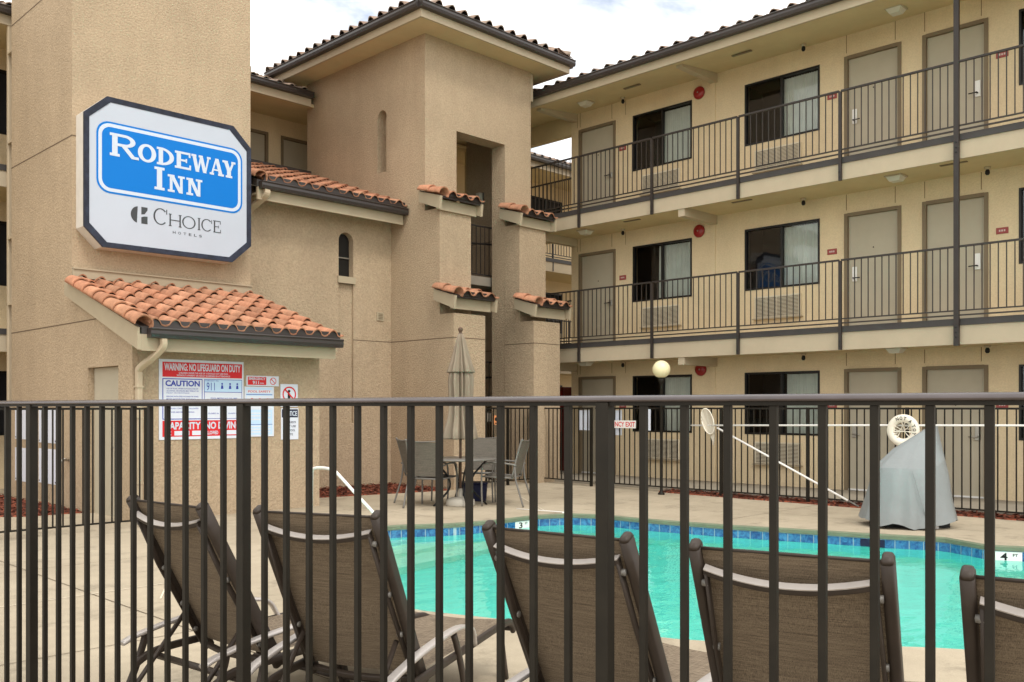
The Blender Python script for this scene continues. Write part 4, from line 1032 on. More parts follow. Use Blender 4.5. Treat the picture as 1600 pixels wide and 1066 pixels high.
# left wing behind: facade, slabs, railings, roof
LY, LB = 18.6, 17.2
lh = []
LD = [(10.05, 11.0), (11.33, 12.25), (6.5, 7.4), (2.6, 3.5), (8.2, 9.1)]
LW = [(4.7, 6.1), (.6, 2.1), (19.5, 21.0)]
for fz in FLOORS:
    for a, b in LD: lh.append((a, b, fz, fz + 2.14))
    for a, b in LW: lh.append((a, b, fz + .95, fz + 2.13))
mb = MB(); wall_holes(mb, 'y', LY, .16, -3, 34, -.5, 8.5, lh); mb.build('facade_wall', M_CREAM, left)
for fz in FLOORS:
    for a, b in LD:
        m_ = MB(); m_.box((a + .06, LY + .05, fz), (b - .06, LY + .09, fz + 2.08)); dl = m_.build('door', M_DOOR, left)
        m_ = MB(); m_.box((a, LY - .02, fz), (a + .06, LY + .1, fz + 2.14)); m_.box((b - .06, LY - .02, fz), (b, LY + .1, fz + 2.14)); m_.box((a + .06, LY - .02, fz + 2.08), (b - .06, LY + .1, fz + 2.14)); m_.build('door_frame', M_DFRAME, dl)
    for a, b in LW:
        m_ = MB(); m_.box((a, LY - .01, fz + .95), (b, LY + .02, fz + .99)); m_.box((a, LY - .01, fz + 2.09), (b, LY + .02, fz + 2.13)); m_.box((a, LY - .01, fz + .99), (a + .04, LY + .02, fz + 2.09)); m_.box((b - .04, LY - .01, fz + .99), (b, LY + .02, fz + 2.09)); m_.box(((a + b) / 2 - .02, LY - .01, fz + .99), ((a + b) / 2 + .02, LY + .02, fz + 2.09))
        wl = m_.build('window', M_WFRAME, left)
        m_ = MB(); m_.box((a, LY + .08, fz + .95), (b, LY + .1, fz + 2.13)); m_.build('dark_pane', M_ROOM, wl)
for k in (1, 2):
    fz = FLOORS[k]; cz = CEIL[k - 1]
    for (a, b) in ((-3, TX0), (TX0, 13.98), (22.0, 34)):
        mb = MB(); mb.box((a, LB if a != TX0 else LB + .05, cz + .002), (b, LY - .001, fz)); mb.build('balcony_slab', M_SOFFIT, left)
    mb = MB(); mb.box((13.98, LB + .001, cz + .002), (22, LY - .001, fz)); mb.build('balcony_slab', M_SOFFIT, left)
    for (a, b) in ((-3, LX + 2.8), (16.0, 34)):
        mb = MB(); mb.box((a, LB - .04, cz - .03), (b, LB - .001, fz - .05)); mb.build('balcony_fascia', M_TRIML, left)
        mb = MB(); mb.box((a, LB - .06, fz - .049), (b, LB - .002, fz + .05)); mb.build('steel_band', M_BAND, left)
    for (a, b) in ((-3, 1), (1, 5.0), (16.02, 19), (19, 22), (22, 26)):
        mb = MB(); rail_panel(mb, 'y', LB - .03, a, b, fz); mb.box((b - .02, LB - .05, fz - .3), (b + .02, LB - .01, fz + 1.12)); mb.build('railing', M_RAILP, left)
# low parapet rail above the lean-to roof (dark cap)
mb = MB(); mb.box((7.96, LB - .08, 6.30), (TX0 - .002, LB - .02, 6.52)); mb.box((7.96, LB - .12, 6.52), (TX0 - .002, LB + .02, 6.575)); mb.build('parapet_cap', M_GUTTER, left)
mb = MB(); mb.hexa([(-3.4, LB - .25, 8.135), (TX0 - .001, LB - .25, 8.135), (TX0 - .001, 24, 8.135), (-3.4, 24, 8.135), (-3.4, LB - .25, 8.145), (TX0 - .001, LB - .25, 8.145), (TX0 - .001, 20.5, 9.4), (-3.4, 20.5, 9.4)])
l2 = mb.build('roof', M_TILED, left)
mb = MB(); mb.hexa([(16.0, LB - .25, 8.135), (34, LB - .25, 8.135), (34, 24, 8.135), (16.0, 24, 8.135), (16.0, LB - .25, 8.145), (34, LB - .25, 8.145), (34, 20.5, 9.4), (16.0, 20.5, 9.4)]); mb.build('roof', M_TILED, left)
mb = MB(); mb.hexa([(-3, LB - .22, 7.92), (34, LB - .22, 7.92), (34, LY - .001, 8.08), (-3, LY - .001, 8.08), (-3, LB - .22, 7.99), (34, LB - .22, 7.99), (34, LY - .001, 8.13), (-3, LY - .001, 8.13)])
mb.build('soffit', M_SOFFIT, l2)
for a, b, sd_ in ((-3.4, TX0 - .12, 41), (16.0, 34, 42)):
    mb = MB(); mb.box((a, LB - .30, 7.90), (b, LB - .251, 8.12)); mb.build('roof_fascia', M_TRIML, l2)
    gutter(l2, (a, LB - .36, 8.06), (b, LB - .36, 8.06), (0, -1, 0))
    cs, sn = math.cos(R(21)), math.sin(R(21)); mb = MB(); tile_field(mb, (a, LB - .36, 8.15), (1, 0, 0), (0, cs, sn), (0, -sn, cs), b - a, 2.9, period=.30, expo=.4, seed=sd_, tone=(.8, 1.15)); mb.build('roof_tiles', M_TILED, l2)
# dark red cabinet at the foot of the far passage
t = thing('vending_cabinet', 'dark red cabinet standing in the ground floor passage beyond the stair tower', 'cabinet', (16.6, 14.6, .02))
m_ = MB(); m_.box((-.45, -.35, 0), (.45, .35, 1.95)); m_.build('body', M_REDD, t, bevel=.01); m_ = MB(); m_.box((-.47, -.3, .9), (-.452, .3, 1.85)); m_.build('front_panel', M_RED, t)
m_ = MB(); m_.box((-.48, -.25, .3), (-.452, .25, .55)); m_.build('delivery_slot', M_BLACK, t)

# ---- stair tower ----
st = thing('stair_tower', 'square tan stucco stair tower with hipped tile roof and two stepped buttress piers, centre', 'tower')
mb = MB()
wall_holes(mb, 'y', TY0, .38, TX0, TX1, -.5, 8.5, [(11.94, 13.26, -.5, 6.82)])
wall_holes(mb, 'x', TX0, .22, TY0 + .3805, TY1, -.5, 8.5, [(14.452, 14.745, 6.11, 7.33)])
wall_holes(mb, 'x', TX1 - .16, .16, TY0 + .3805, TY1, -.5, 8.5, [(15.1, 17.1, .02, 2.3), (15.1, 17.1, 2.78, 5.0), (15.1, 17.1, 5.56, 7.9)])
mb.build('wall', M_TAN, st)
mb = MB(); arch_spandrel(mb, 'x', TX0, 14.452, 14.745, 7.18, 7.331, .001, .219); mb.box((TX0 + .20, 14.453, 6.111), (TX0 + .215, 14.744, 7.33)); mb.build('lancet_recess', M_TAN, st)
mb = MB()
for z in (2.76, 5.5):
    mb.box((TX0 - .003, TY0 if z > 3 else 13.295, z - .007), (TX0 + .01, 14.31 if z < 3 else TY1, z + .007)) if z < 3 else None
mb.box((TX1 - .163, TY0 + .4, 5.05), (TX1 - .155, TY1, 5.064)); mb.box((TX1 - .163, TY0 + .4, 2.7), (TX1 - .155, TY1, 2.714))
build_split(mb, 'control_joint', jm, st)
# buttress piers, two steps each with a small tile cap
def cap(x0, x1, yf, yw, zt, seed):
    """tile cap: shed roof from wall (yw, high) down to front (yf)"""
    run = yw - yf; rise = .20 if run < .6 else .30
    xa, xb = x0 - .15, x1 + .15; yfr = yf - .16; zf = zt + .24; zb = zf + (yw - yfr) * .30
    an = math.atan2(zb - zf, yw - yfr); cs, sn = math.cos(an), math.sin(an); Ls = math.hypot(zb - zf, yw - yfr)
    m_ = MB(); m_.hexa([(xa + .02, yfr, zf - .05), (xb - .02, yfr, zf - .05), (xb - .02, yw, zb - .05), (xa + .02, yw, zb - .05), (xa + .02, yfr, zf), (xb - .02, yfr, zf), (xb - .02, yw, zb), (xa + .02, yw, zb)])
    cp = m_.build('pier_cap', M_GUTTER, st)
    m_ = MB(); tile_field(m_, (xa + .2, yfr - .05, zf + .0), (1, 0, 0), (0, cs, sn), (0, -sn, cs), xb - xa - .2, Ls, period=.26, expo=.34, seed=seed, amp=.065, tone=(.85, 1.1))
    barrel_row(m_, (xa + .06, yfr - .06, zf), (xa + .06, yw, zb), (0, -sn, cs), r=.12, expo=.33, seed=seed, arc=(-25, 180), tone=(.95, 1.15))
    m_.build('cap_tiles', M_TILE, cp)
    for xx in (xa, xb - .055):
        m_ = MB(); m_.hexa([(xx, yfr, zf - .25), (xx + .055, yfr, zf - .25), (xx + .055, yw, zb - .22), (xx, yw, zb - .22), (xx, yfr - .03, zf - .02), (xx + .055, yfr - .03, zf - .02), (xx + .055, yw, zb - .02), (xx, yw, zb - .02)]); m_.build('rake_board', M_TRIM, cp)
    m_ = MB(); m_.box((xa + .056, yf - .05, zf - .24), (xb - .056, yf - .002, zf - .045)); m_.build('cap_fascia', M_TRIM, cp)
    m_ = MB(); m_.box((xa + .22, yfr - .015, zf - .005), (xb - .05, yfr + .02, zf + .075)); m_.build('eave_closure', M_GUTTER, cp)
for k, (x0, x1) in enumerate(((TX0 - .001, 11.93), (13.25, TX1 + .001))):
    mb = MB(); mb.box((x0, 12.87, 3.2), (x1, TY0 - .001, 5.16)); mb.box((x0, 12.48, -.5), (x1, TY0 - .001, 3.2)); mb.build('pier', M_TAN, st)
    mb = MB(); mb.box((x0 - .003, 12.477, 2.753), (x1 + .003, TY0 - .002, 2.767)); build_split(mb, 'control_joint', jm, st)
    cap(x0, x1, 12.87, TY0 - .001, 5.11, 50 + k); cap(x0, x1, 12.48, 12.87 - .001, 3.27, 60 + k)
# roof of the stair tower
ex0, ex1, ey0, ey1 = 10.58, 14.6, 12.72, 17.85
mb = MB(); mb.box((ex0 + .02, ey0 + .02, 8.48), (ex1 - .02, ey1, 8.53)); srf = mb.build('soffit', M_SOFFIT, st)
ap = 2.0; rzz = 8.72; pk = rzz + ap * math.tan(R(19))
cxm = (ex0 + ex1) / 2
mb = MB(); A = [(ex0, ey0, rzz), (ex1, ey0, rzz), (ex1, ey1, rzz), (ex0, ey1, rzz)]; Bp = [(cxm, ey0 + ap, pk), (cxm, ey1 - ap, pk)]
iv = [mb.V(p) for p in A + Bp]; mb.F((iv[0], iv[1], iv[4])); mb.F((iv[1], iv[2], iv[5], iv[4])); mb.F((iv[2], iv[3], iv[5])); mb.F((iv[3], iv[0], iv[4], iv[5])); mb.F((iv[3], iv[2], iv[1], iv[0]))
rf = mb.build('roof', M_TILED, st)
mb = MB(); cs, sn = math.cos(R(19)), math.sin(R(19))
W_ = ex1 - ex0
tile_field(mb, (ex0 - .04, ey0 - .05, rzz + .01), (1, 0, 0), (0, cs, sn), (0, -sn, cs), W_ + .08, 2.1, period=.31, expo=.38, amp=.085, seed=71, tone=(.8, 1.2), trim=lambda s: (s * cs - .05, W_ + .1 - s * cs))
Lw = ey1 - ey0
tile_field(mb, (ex0 - .05, ey1 + .04, rzz + .01), (0, -1, 0), (cs, 0, sn), (-sn, 0, cs), Lw + .08, 2.1, period=.31, expo=.38, amp=.085, seed=72, tone=(.8, 1.2), trim=lambda s: (s * cs - .05, Lw + .1 - s * cs))
tile_field(mb, (ex1 + .05, ey0 - .04, rzz + .01), (0, 1, 0), (-cs, 0, sn), (sn, 0, cs), Lw + .08, 2.1, period=.31, expo=.38, amp=.085, seed=73, tone=(.8, 1.2), trim=lambda s: (s * cs - .05, Lw + .1 - s * cs))
for (a, b) in ((A[0], Bp[0]), (A[1], Bp[0]), (Bp[0], Bp[1])):
    barrel_row(mb, Vector(a) + Vector((0, 0, .07)), Vector(b) + Vector((0, 0, .07)), (0, 0, 1), r=.11, seed=8)
mb.build('roof_tiles', M_TILED, rf)
mb = MB(); mb.box((ex0, ey0, 8.46), (ex1, ey0 + .045, 8.71)); mb.box((ex0, ey0 + .046, 8.46), (ex0 + .045, ey1, 8.71)); mb.box((ex1 - .045, ey0 + .046, 8.46), (ex1, ey1, 8.71)); mb.build('roof_fascia', M_TRIML, rf)
gutter(rf, (ex0 - .055, ey0 - .057, 8.60), (ex1 + .055, ey0 - .057, 8.60), (0, -1, 0))
gutter(rf, (ex0 - .057, ey0 - .0, 8.60), (ex0 - .057, ey1, 8.60), (-1, 0, 0))
gutter(rf, (ex1 + .057, ey0 - .0, 8.60), (ex1 + .057, ey1, 8.60), (1, 0, 0))
mb = MB(); mb.box((TX1 + .002, TY0 + .02, 7.9), (TX1 + .09, TY0 + .10, 8.47)); mb.build('downspout', M_DSTILE, st)
# landings, stairs, rails and wall lamps inside
for k, z in enumerate((1.38, 4.17)):
    mb = MB(); mb.box((TX0 + .23, 13.75, z - .18), (TX1 - .165, 14.95, z)); mb.build('landing', M_STAIR, st)
    mb = MB(); rail_panel(mb, 'y', 13.85, TX0 + .25, TX1 - .18, z, pitch=.12, top=1.05, bot=.06, bot2=0); mb.build('stair_railing', M_RAILP, st)
    mb = MB(); mb.tube([(TX0 + .4, 13.98, z + 1.1), (12.62, 13.98, z + .68), (TX1 - .3, 13.98, z + .76)], .022); mb.build('handrail', M_RAILP, st)
    for (xa, xb, za, zb) in ((TX0 + .3, 12.5, FLOORS[k], z), (12.68, TX1 - .2, FLOORS[k + 1], z)):
        mb = MB(); ns = 8
        for i in range(ns):
            zz = zb + (za - zb) * (i + 1) / (ns + 1); yy = 14.95 + i * .28; mb.box((xa, yy, zz - .18), (xb, yy + .30, zz))
        mb.build('stair_flight', M_STAIR, st)
for z in (2.32 + .8, 4.17 + 1.85):
    t = thing('wall_lamp', 'small grey wall lamp on the inner wall of the stair tower, %s landing' % ('lower' if z < 4 else 'upper'), 'lamp', (TX1 - .16, 14.6, z), 0, 'wall lamps inside the stair tower')
    m_ = MB(); m_.box((-.03, -.07, -.13), (0, .07, .13)); m_.build('back_plate', M_PATIO, t); m_ = MB(); m_.box((-.13, -.06, -.12), (-.031, .06, .12)); m_.build('lamp_cover', MATS['frosted_diffuser'], t, bevel=.01)

# flood light on the sign tower's far side
t = thing('flood_light', 'small grey flood light on the right side of the sign tower near the roof', 'flood light', (7.952, 14.35, 7.28))
m_ = MB(); m_.tube([(0, 0, 0), (.06, 0, .01)], .018); m_.build('arm', M_PATIO, t); m_ = MB(); m_.hexa([(.05, -.05, -.05), (.17, -.07, -.08), (.17, .07, -.08), (.05, .05, -.05), (.05, -.05, .05), (.17, -.07, .04), (.17, .07, .04), (.05, .05, .05)]); m_.build('housing', M_PATIO, t)

# ================================================================== FENCES
# front fence: local x runs along the fence, from right to left of the picture
FO = Vector((1.945, 2.101, 0)); FDv = Vector((-.156, .987, 0)).normalized()
front = thing('pool_fence', 'dark bronze picket fence with rounded top rail in the foreground', 'fence', FO[:], math.atan2(FDv.y, FDv.x))
PITCH = .1205; S0, S1 = -3.4, 9.3
posts_s = [-.4777 + 1.5665 * k for k in range(-1, 7)] + []
mb = MB(); prof = [(-.016, 0), (.016, 0), (.0215, .004), (.0225, .010), (.020, .0165), (.0145, .022), (.0075, .0255), (0, .0265), (-.0075, .0255), (-.0145, .022), (-.020, .0165), (-.0225, .010), (-.0215, .004)]
mb.smooth = True; mb.sweep([(S0 + (S1 - S0) * k / 24, 0, 1.505) for k in range(25)], [(a_, b_ * .70) for a_, b_ in prof]); mb.build('top_rail', M_RAILTOP, front)
mb = MB(); mb.box((S0, -.013, 1.495), (S1, .013, 1.5049)); mb.build('rail_channel', M_BRONZE, front)
mb = MB(); mb.box((S0, -.013, .08), (S1, .013, .11)); mb.build('bottom_rail', M_BRONZE, front)
pk_mesh = None; po_mesh = None
for ps in posts_s:
    if po_mesh is None:
        o = MB().box((-.020, -.020, 0), (.020, .020, 1.5045)).build('post', M_BRONZE, front, bevel=.002); po_mesh = o.data
    else: o = D.objects.new('post', po_mesh); COL.objects.link(o); o.parent = front
    o.location = (ps, 0, 0)
    for k in range(1, 13):
        if pk_mesh is None:
            q = MB().box((-.0095, -.0095, .11), (.0095, .0095, 1.495)).build('picket', M_BRONZE, front, bevel=.0012); pk_mesh = q.data
        else: q = D.objects.new('picket', pk_mesh); COL.objects.link(q); q.parent = front
        q.location = (ps + PITCH * k, 0, 0)
for k in range(1, 10):
    q = D.objects.new('picket', pk_mesh); COL.objects.link(q); q.parent = front; q.location = (posts_s[0] - PITCH * k, 0, 0)
def fence(name, label, a, b, posts, top=1.49, bot=.10, pitch=.115, group=None, cat='fence'):
    """low detail fence from a to b (2-D), posts as fractions in metres from a"""
    a, b = Vector(a), Vector(b); dv = b - a; Ln = dv.length
    t = thing(name, label, cat, (a.x, a.y, 0), math.atan2(dv.y, dv.x))
    m_ = MB(); m_.box((0, -.013, top - .028), (Ln, .013, top)); m_.box((0, -.012, bot - .02), (Ln, .012, bot)); build_split(m_, 'rail', M_BRONZE, t)
    m_ = MB(); n_ = max(1, round(Ln / pitch))
    for k in range(1, n_):
        u = Ln * k / n_
        if any(abs(u - q) < .04 for q in posts): continue
        m_.box((u - .008, -.008, bot), (u + .008, .008, top - .028))
    build_split(m_, 'picket', M_BRONZE, t) if n_ < 60 else m_.build('picket_panel', M_BRONZE, t)
    for q in posts: m_ = MB(); m_.box((q - .022, -.022, .0), (q + .022, .022, top + .002)); m_.build('post', M_BRONZE, t)
    return t
fence('pool_fence', 'dark picket fence between the foreground fence and the annex corner, far left', (5.06, 11.4), (.50, 11.4), [.03, 1.75, 3.5])
RX = 13.5
fence('pool_fence', 'dark picket fence along the ground floor walkway, behind the pool', (RX, 11.12), (RX, -6), [2.72, 4.27, 5.8, 7.35, 8.9, 10.4, 12, 13.6, 15.2])
fence('fence_panel', 'short dark picket panel between the right hand pier and the emergency gate', (13.55, 12.46), (RX, 11.2), [1.24], cat='fence')
gt = fence('pool_gate', 'dark picket gate between the two stair tower piers', (11.95, 12.52), (13.24, 12.52), [.03, .62, 1.26], cat='gate')
m_ = MB(); m_.box((.24, -.02, 1.17), (.33, -.009, 1.34)); os_ = m_.build('warning_plate', M_ORANGE, gt); m_ = MB(); m_.lathe([(.028, 0), (.038, 0), (.038, -.001), (.028, -.001)], (.285, -.021, 1.27), 16, 'y'); m_.box((.25, -.0215, 1.185), (.32, -.0205, 1.205)); m_.build('print', M_BLACK, os_)
# gate leaf in the rear fence with exit sign
t = thing('exit_sign', 'white sign reading EMERGENCY EXIT in red letters on the rear fence', 'sign', (0, 0, 0))
ex = RX - .03
m_ = MB(); m_.box((ex - .006, 10.15, 1.115), (ex, 11.02, 1.255)); ep = m_.build('panel', M_WHITE, t)
m_ = MB(); put_text(m_, 'x', ex - .006, 11.0, 10.17, 1.14, 1.23, 'EMERGENCY EXIT', -.0012, .02); m_.build('lettering', M_SRED, ep)
for k, (y0, y1, z0, z1, x, lb) in enumerate(((11.28, 11.56, 1.06, 1.44, RX + .05, 'left of the emergency exit sign'), (10.52, 10.86, .98, 1.44, RX + .03, 'partly behind the emergency exit sign'), (9.82, 10.0, 1.08, 1.46, RX - .04, 'beside the globe lamp post'))):
    t = thing('posted_notice', 'white paper notice on the rear fence, ' + lb, 'notice', (x, (y0 + y1) / 2, z0), 0, 'paper notices on the rear fence')
    m_ = MB(); m_.box((-.003, -(y1 - y0) / 2, 0), (.003, (y1 - y0) / 2, z1 - z0)); m_.build('sheet', M_PAPER, t)

# ================================================================== LAMP, LIFE RING, POLES, LIFT COVER
t = thing('globe_lamp', 'yellowish globe lamp on a dark post beside the rear fence', 'lamp post', (13.07, 9.31, 0))
m_ = MB(); m_.lathe([(.0, 0), (.06, 0), (.06, .02), (.03, .05), (.026, .1), (.026, 1.9), (.05, 1.93), (.06, 2.0), (0, 2.0)], (0, 0, 0), 16); m_.build('post', M_BRONZE, t)
m_ = MB(); m_.lathe([(.152 * math.cos(R(a)), 2.145 + .152 * math.sin(R(a))) for a in range(-78, 91, 7)], (0, 0, 0), 32); m_.build('globe', M_GLOBE, t)
# life ring on the fence
t = thing('life_ring', 'white life ring with black lettering and coiled rope, hanging on the rear fence', 'life ring', (RX - .09, 5.34, 1.16), 0)
m_ = MB(); m_.smooth = True; n1, n2 = 40, 12; rr, r0 = .175, .06; ids = []
for i in range(n1):
    a = 2 * PI * i / n1; ids.append([m_.V((r0 * .8 * math.cos(2 * PI * j / n2), math.cos(a) * (rr + r0 * math.sin(2 * PI * j / n2)), math.sin(a) * (rr + r0 * math.sin(2 * PI * j / n2)))) for j in range(n2)])
for i in range(n1):
    for j in range(n2): m_.F((ids[i][j], ids[i][(j + 1) % n2], ids[(i + 1) % n1][(j + 1) % n2], ids[(i + 1) % n1][j]))
rg = m_.build('ring', M_RING, t)
m_ = MB()
for ch, a in (('N', 112), ('O', 94), ('T', 76), ('A', 48), ('T', 22), ('O', 4), ('Y', -14)):
    vs, fs = text_geo(ch, .02); x0, x1 = min(v.x for v in vs), max(v.x for v in vs); y0_, y1_ = min(v.y for v in vs), max(v.y for v in vs); base = len(m_.v); ar_ = R(a)
    for v in vs:
        tx = ((v.x - x0) / (x1 - x0) - .5) * .038; rz_ = rr - .022 + ((v.y - y0_) / (y1_ - y0_)) * .05
        # reader looks along +x, so his right is -y
        ry = rz_ * math.cos(ar_) + tx * math.sin(ar_); rzv = rz_ * math.sin(ar_) - tx * math.cos(ar_)
        m_.V((-r0 * .8 - .003, -ry, rzv))
    for f in fs: m_.F([base + i for i in f])
m_.build('lettering', M_BLACK, rg)
m_ = MB(); rnd = random.Random(4)
for k in range(9):
    a = rnd.uniform(0, 2 * PI); b = a + PI + rnd.uniform(-.9, .9); c = (rnd.uniform(-.02, .05), rnd.uniform(-.04, .04), rnd.uniform(-.03, .05))
    m_.tube(bez([(-.03, .13 * math.cos(a), .13 * math.sin(a)), c, (-.03, .13 * math.cos(b), .13 * math.sin(b))], 5), .006, 6)
m_.build('rope', M_RING, t)
# horizontal reach pole across the fence
m_ = MB(); m_.tube([(RX - .045, 8.95, 1.185), (RX - .045, 6.0, 1.225), (RX - .045, 1.5, 1.28), (RX - .045, .2, 1.29)], .015, 10)
t = thing('reach_pole', 'long white reach pole hung level along the rear fence', 'pole'); m_.build('pole', M_WHITE, t)
m_ = MB(); m_.tube(bez([(RX - .045, 8.95, 1.185), (RX - .05, 9.1, 1.18), (RX - .05, 9.2, 1.13), (RX - .05, 9.1, 1.1)], 5), .008, 6); m_.build('hook', M_STEEL, t)
# skimmer net leaning
t = thing('leaf_net', 'pool leaf net with white frame on a pole leaning diagonally against the rear fence', 'pool net')
na, nb_ = Vector((RX - .09, 8.42, 1.15)), Vector((RX - .12, 5.98, .02))
m_ = MB(); m_.tube([na, na.lerp(nb_, .93)], .016, 10); m_.build('pole', M_WHITE, t)
m_ = MB(); m_.tube([na.lerp(nb_, .935), nb_], .013, 10); m_.build('pole_tip', M_PATIO, t)
cN = Vector((RX - .10, 8.60, 1.26)); m_ = MB(); hoop = [cN + Vector((0, .115 * math.cos(a) + .05 * math.sin(a), .215 * math.sin(a))) for a in [2 * PI * k / 28 for k in range(29)]]
m_.tube(hoop, .009, 6); m_.build('hoop', M_RING, t)
m_ = MB(); m_.smooth = True; n_ = 28; rings = []
for j, (sc, dx, dz, dy) in enumerate(((1, 0, 0, 0), (.8, .03, -.05, -.01), (.5, .05, -.17, -.05), (.2, .04, -.30, -.08), (.02, .03, -.40, -.09))):
    rings.append([m_.V(cN + Vector((dx + .01 * math.sin(k * 1.7 + j), (.115 * math.cos(2 * PI * k / n_) + .05 * math.sin(2 * PI * k / n_)) * sc + dy, .215 * math.sin(2 * PI * k / n_) * sc + dz))) for k in range(n_)])
for a, b in zip(rings, rings[1:]):
    for k in range(n_): m_.F((a[k], a[(k + 1) % n_], b[(k + 1) % n_], b[k]))
m_.build('net', M_NET, t)
# pool lift under a cover: local frame u = to the right of the picture, w = away
ca_, sa_ = math.cos(R(44.63)), math.sin(R(44.63))
t = thing('pool_lift_cover', 'grey green fabric cover draped over a pool lift at the far pool edge', 'covered pool lift', (11.75, 4.60, 0), R(44.63 - 90))
ring0 = [(-.57, .05), (-.52, -.18), (-.36, -.33), (-.12, -.40), (.12, -.42), (.34, -.34), (.56, -.16), (.60, .15), (.52, .48), (.2, .62), (-.2, .62), (-.48, .45)]
ring1 = [(-.51, .06), (-.48, -.16), (-.34, -.31), (-.12, -.37), (.12, -.39), (.33, -.28), (.53, -.10), (.565, .17), (.50, .42), (.2, .52), (-.16, .52), (-.42, .40)]
ring2 = [(-.45, .08), (-.43, -.12), (-.28, -.27), (-.12, -.32), (.10, -.34), (.31, -.20), (.50, .00), (.52, .2), (.48, .36), (.25, .42), (-.1, .40), (-.33, .30)]
ring3 = [(-.42, .10), (-.40, -.10), (-.26, -.24), (-.10, -.29), (.11, -.31), (.30, -.14), (.47, .06), (.49, .22), (.46, .32), (.28, .36), (-.05, .34), (-.30, .26)]
ring4 = [(-.13, .18), (-.11, .12), (.0, .06), (.08, .03), (.22, .00), (.34, .06), (.44, .15), (.465, .22), (.44, .29), (.32, .32), (.10, .30), (-.03, .25)]
ring5 = [(.24, .20), (.25, .16), (.27, .14), (.30, .13), (.33, .12), (.38, .12), (.42, .16), (.43, .21), (.42, .25), (.36, .27), (.30, .26), (.26, .23)]
zs = [[.10, .03, .07, .02, .04, .08, .10, .06, .06, .06, .06, .08], .32, .66, [.735, .745, .745, .745, .74, .78, .86, .9, .9, .86, .8, .745], [.97, .96, .96, .97, .98, 1.03, 1.12, 1.15, 1.13, 1.1, 1.04, .98], [1.19, 1.19, 1.19, 1.20, 1.21, 1.235, 1.25, 1.255, 1.25, 1.24, 1.21, 1.2]]
RG = [ring0, ring1, ring2, ring3, ring4, ring5]
m_ = MB(); m_.smooth = True; rows = []
for j, rg_ in enumerate(RG):
    row = []
    for k in range(48):
        i = k // 4; f = (k % 4) / 4; a, b = rg_[i], rg_[(i + 1) % 12]; za = zs[j] if not isinstance(zs[j], list) else zs[j][i] * (1 - f) + zs[j][(i + 1) % 12] * f
        x, y = (a[0] * (1 - f) + b[0] * f) * (.95 if j < 2 else 1), a[1] * (1 - f) + b[1] * f
        wv = (.030 if j == 0 else .020 if j == 1 else .010) * math.sin(k * 1.3 + math.sin(k * .5) * 2)
        l_ = math.hypot(x, y - .15) or 1
        row.append(m_.V((x + x / l_ * wv, y + (y - .15) / l_ * wv, za + (.01 * math.sin(k * .9) if j == 0 else 0))))
    rows.append(row)
    if j in (3, 5): rows.append([m_.V(m_.v[q]) for q in row])
for jj, (a, b) in enumerate(zip(rows, rows[1:])):
    if jj in (3, 6): continue
    for k in range(48): m_.F((a[k], a[(k + 1) % 48], b[(k + 1) % 48], b[k]))
m_.F(rows[-1])
cvr = m_.build('cover', M_COVER, t)
m_ = MB(); m_.tube([(-.115, -.335, .745), (-.10, -.352, .66), (-.02, -.40, .32), (.04, -.44, .05)], .004, 5); m_.tube([(.115, -.325, .745), (.22, -.01, .98), (.30, .13, 1.20)], .005, 5); m_.build('seam', M_COVER, cvr)
m_ = MB(); m_.box((-.35, -.12, .0), (.45, .4, .12)); m_.build('lift_base', M_BLACK, t)
m_ = MB(); m_.lathe([(0, 0), (.06, 0), (.06, .04), (0, .04)], (.08, -.2, .06), 16, 'y'); m_.box((.12, -.23, .0), (.26, -.17, .05)); m_.build('wheel', M_WHITE, t)
# drain cover
m_ = MB(); m_.lathe([(0, 0), (.11, 0), (.11, .008), (0, .008)], (11.35, 3.0, 0.0), 20)
tag(m_.build('drain_cover', mat('rust', (.13, .045, .03), .8)), 'round rusty drain cover in the deck at the right edge', 'drain cover')
# white handrail at the steps
t = thing('pool_handrail', 'white tubular handrail leading down the pool steps behind the loungers', 'handrail')
m_ = MB(); m_.tube(bez([(6.17, 9.45, 0), (6.17, 9.45, .3), (6.17, 9.44, .70), (6.165, 9.39, .765), (6.15, 9.2, .785), (6.1, 8.9, .775), (6.1, 8.78, .72), (6.1, 8.45, .525), (6.1, 8.16, .36), (6.1, 8.08, .28), (6.1, 8.05, .1), (6.1, 8.05, -.5)], 5), .018, 10); m_.build('rail', M_WHITE, t)
m_ = MB(); m_.lathe([(.022, 0), (.05, 0), (.045, .012), (.022, .016)], (6.17, 9.45, .0), 16); m_.build('escutcheon', M_WHITE, t)
# depth rope anchor on the far coping
m_ = MB(); m_.tube([(9.74, 8.60, .02), (9.74, 8.60, .0)], .02); m_.tube([(9.62, 9.4, .02), (9.75, 8.58, .025)], .006, 6); m_.tube([(9.75, 8.58, .025), (9.75, 8.53, -.14)], .006, 6)
tag(m_.build('safety_rope', M_WHITE), 'thin white safety rope lying over the far corner of the pool edge', 'rope')

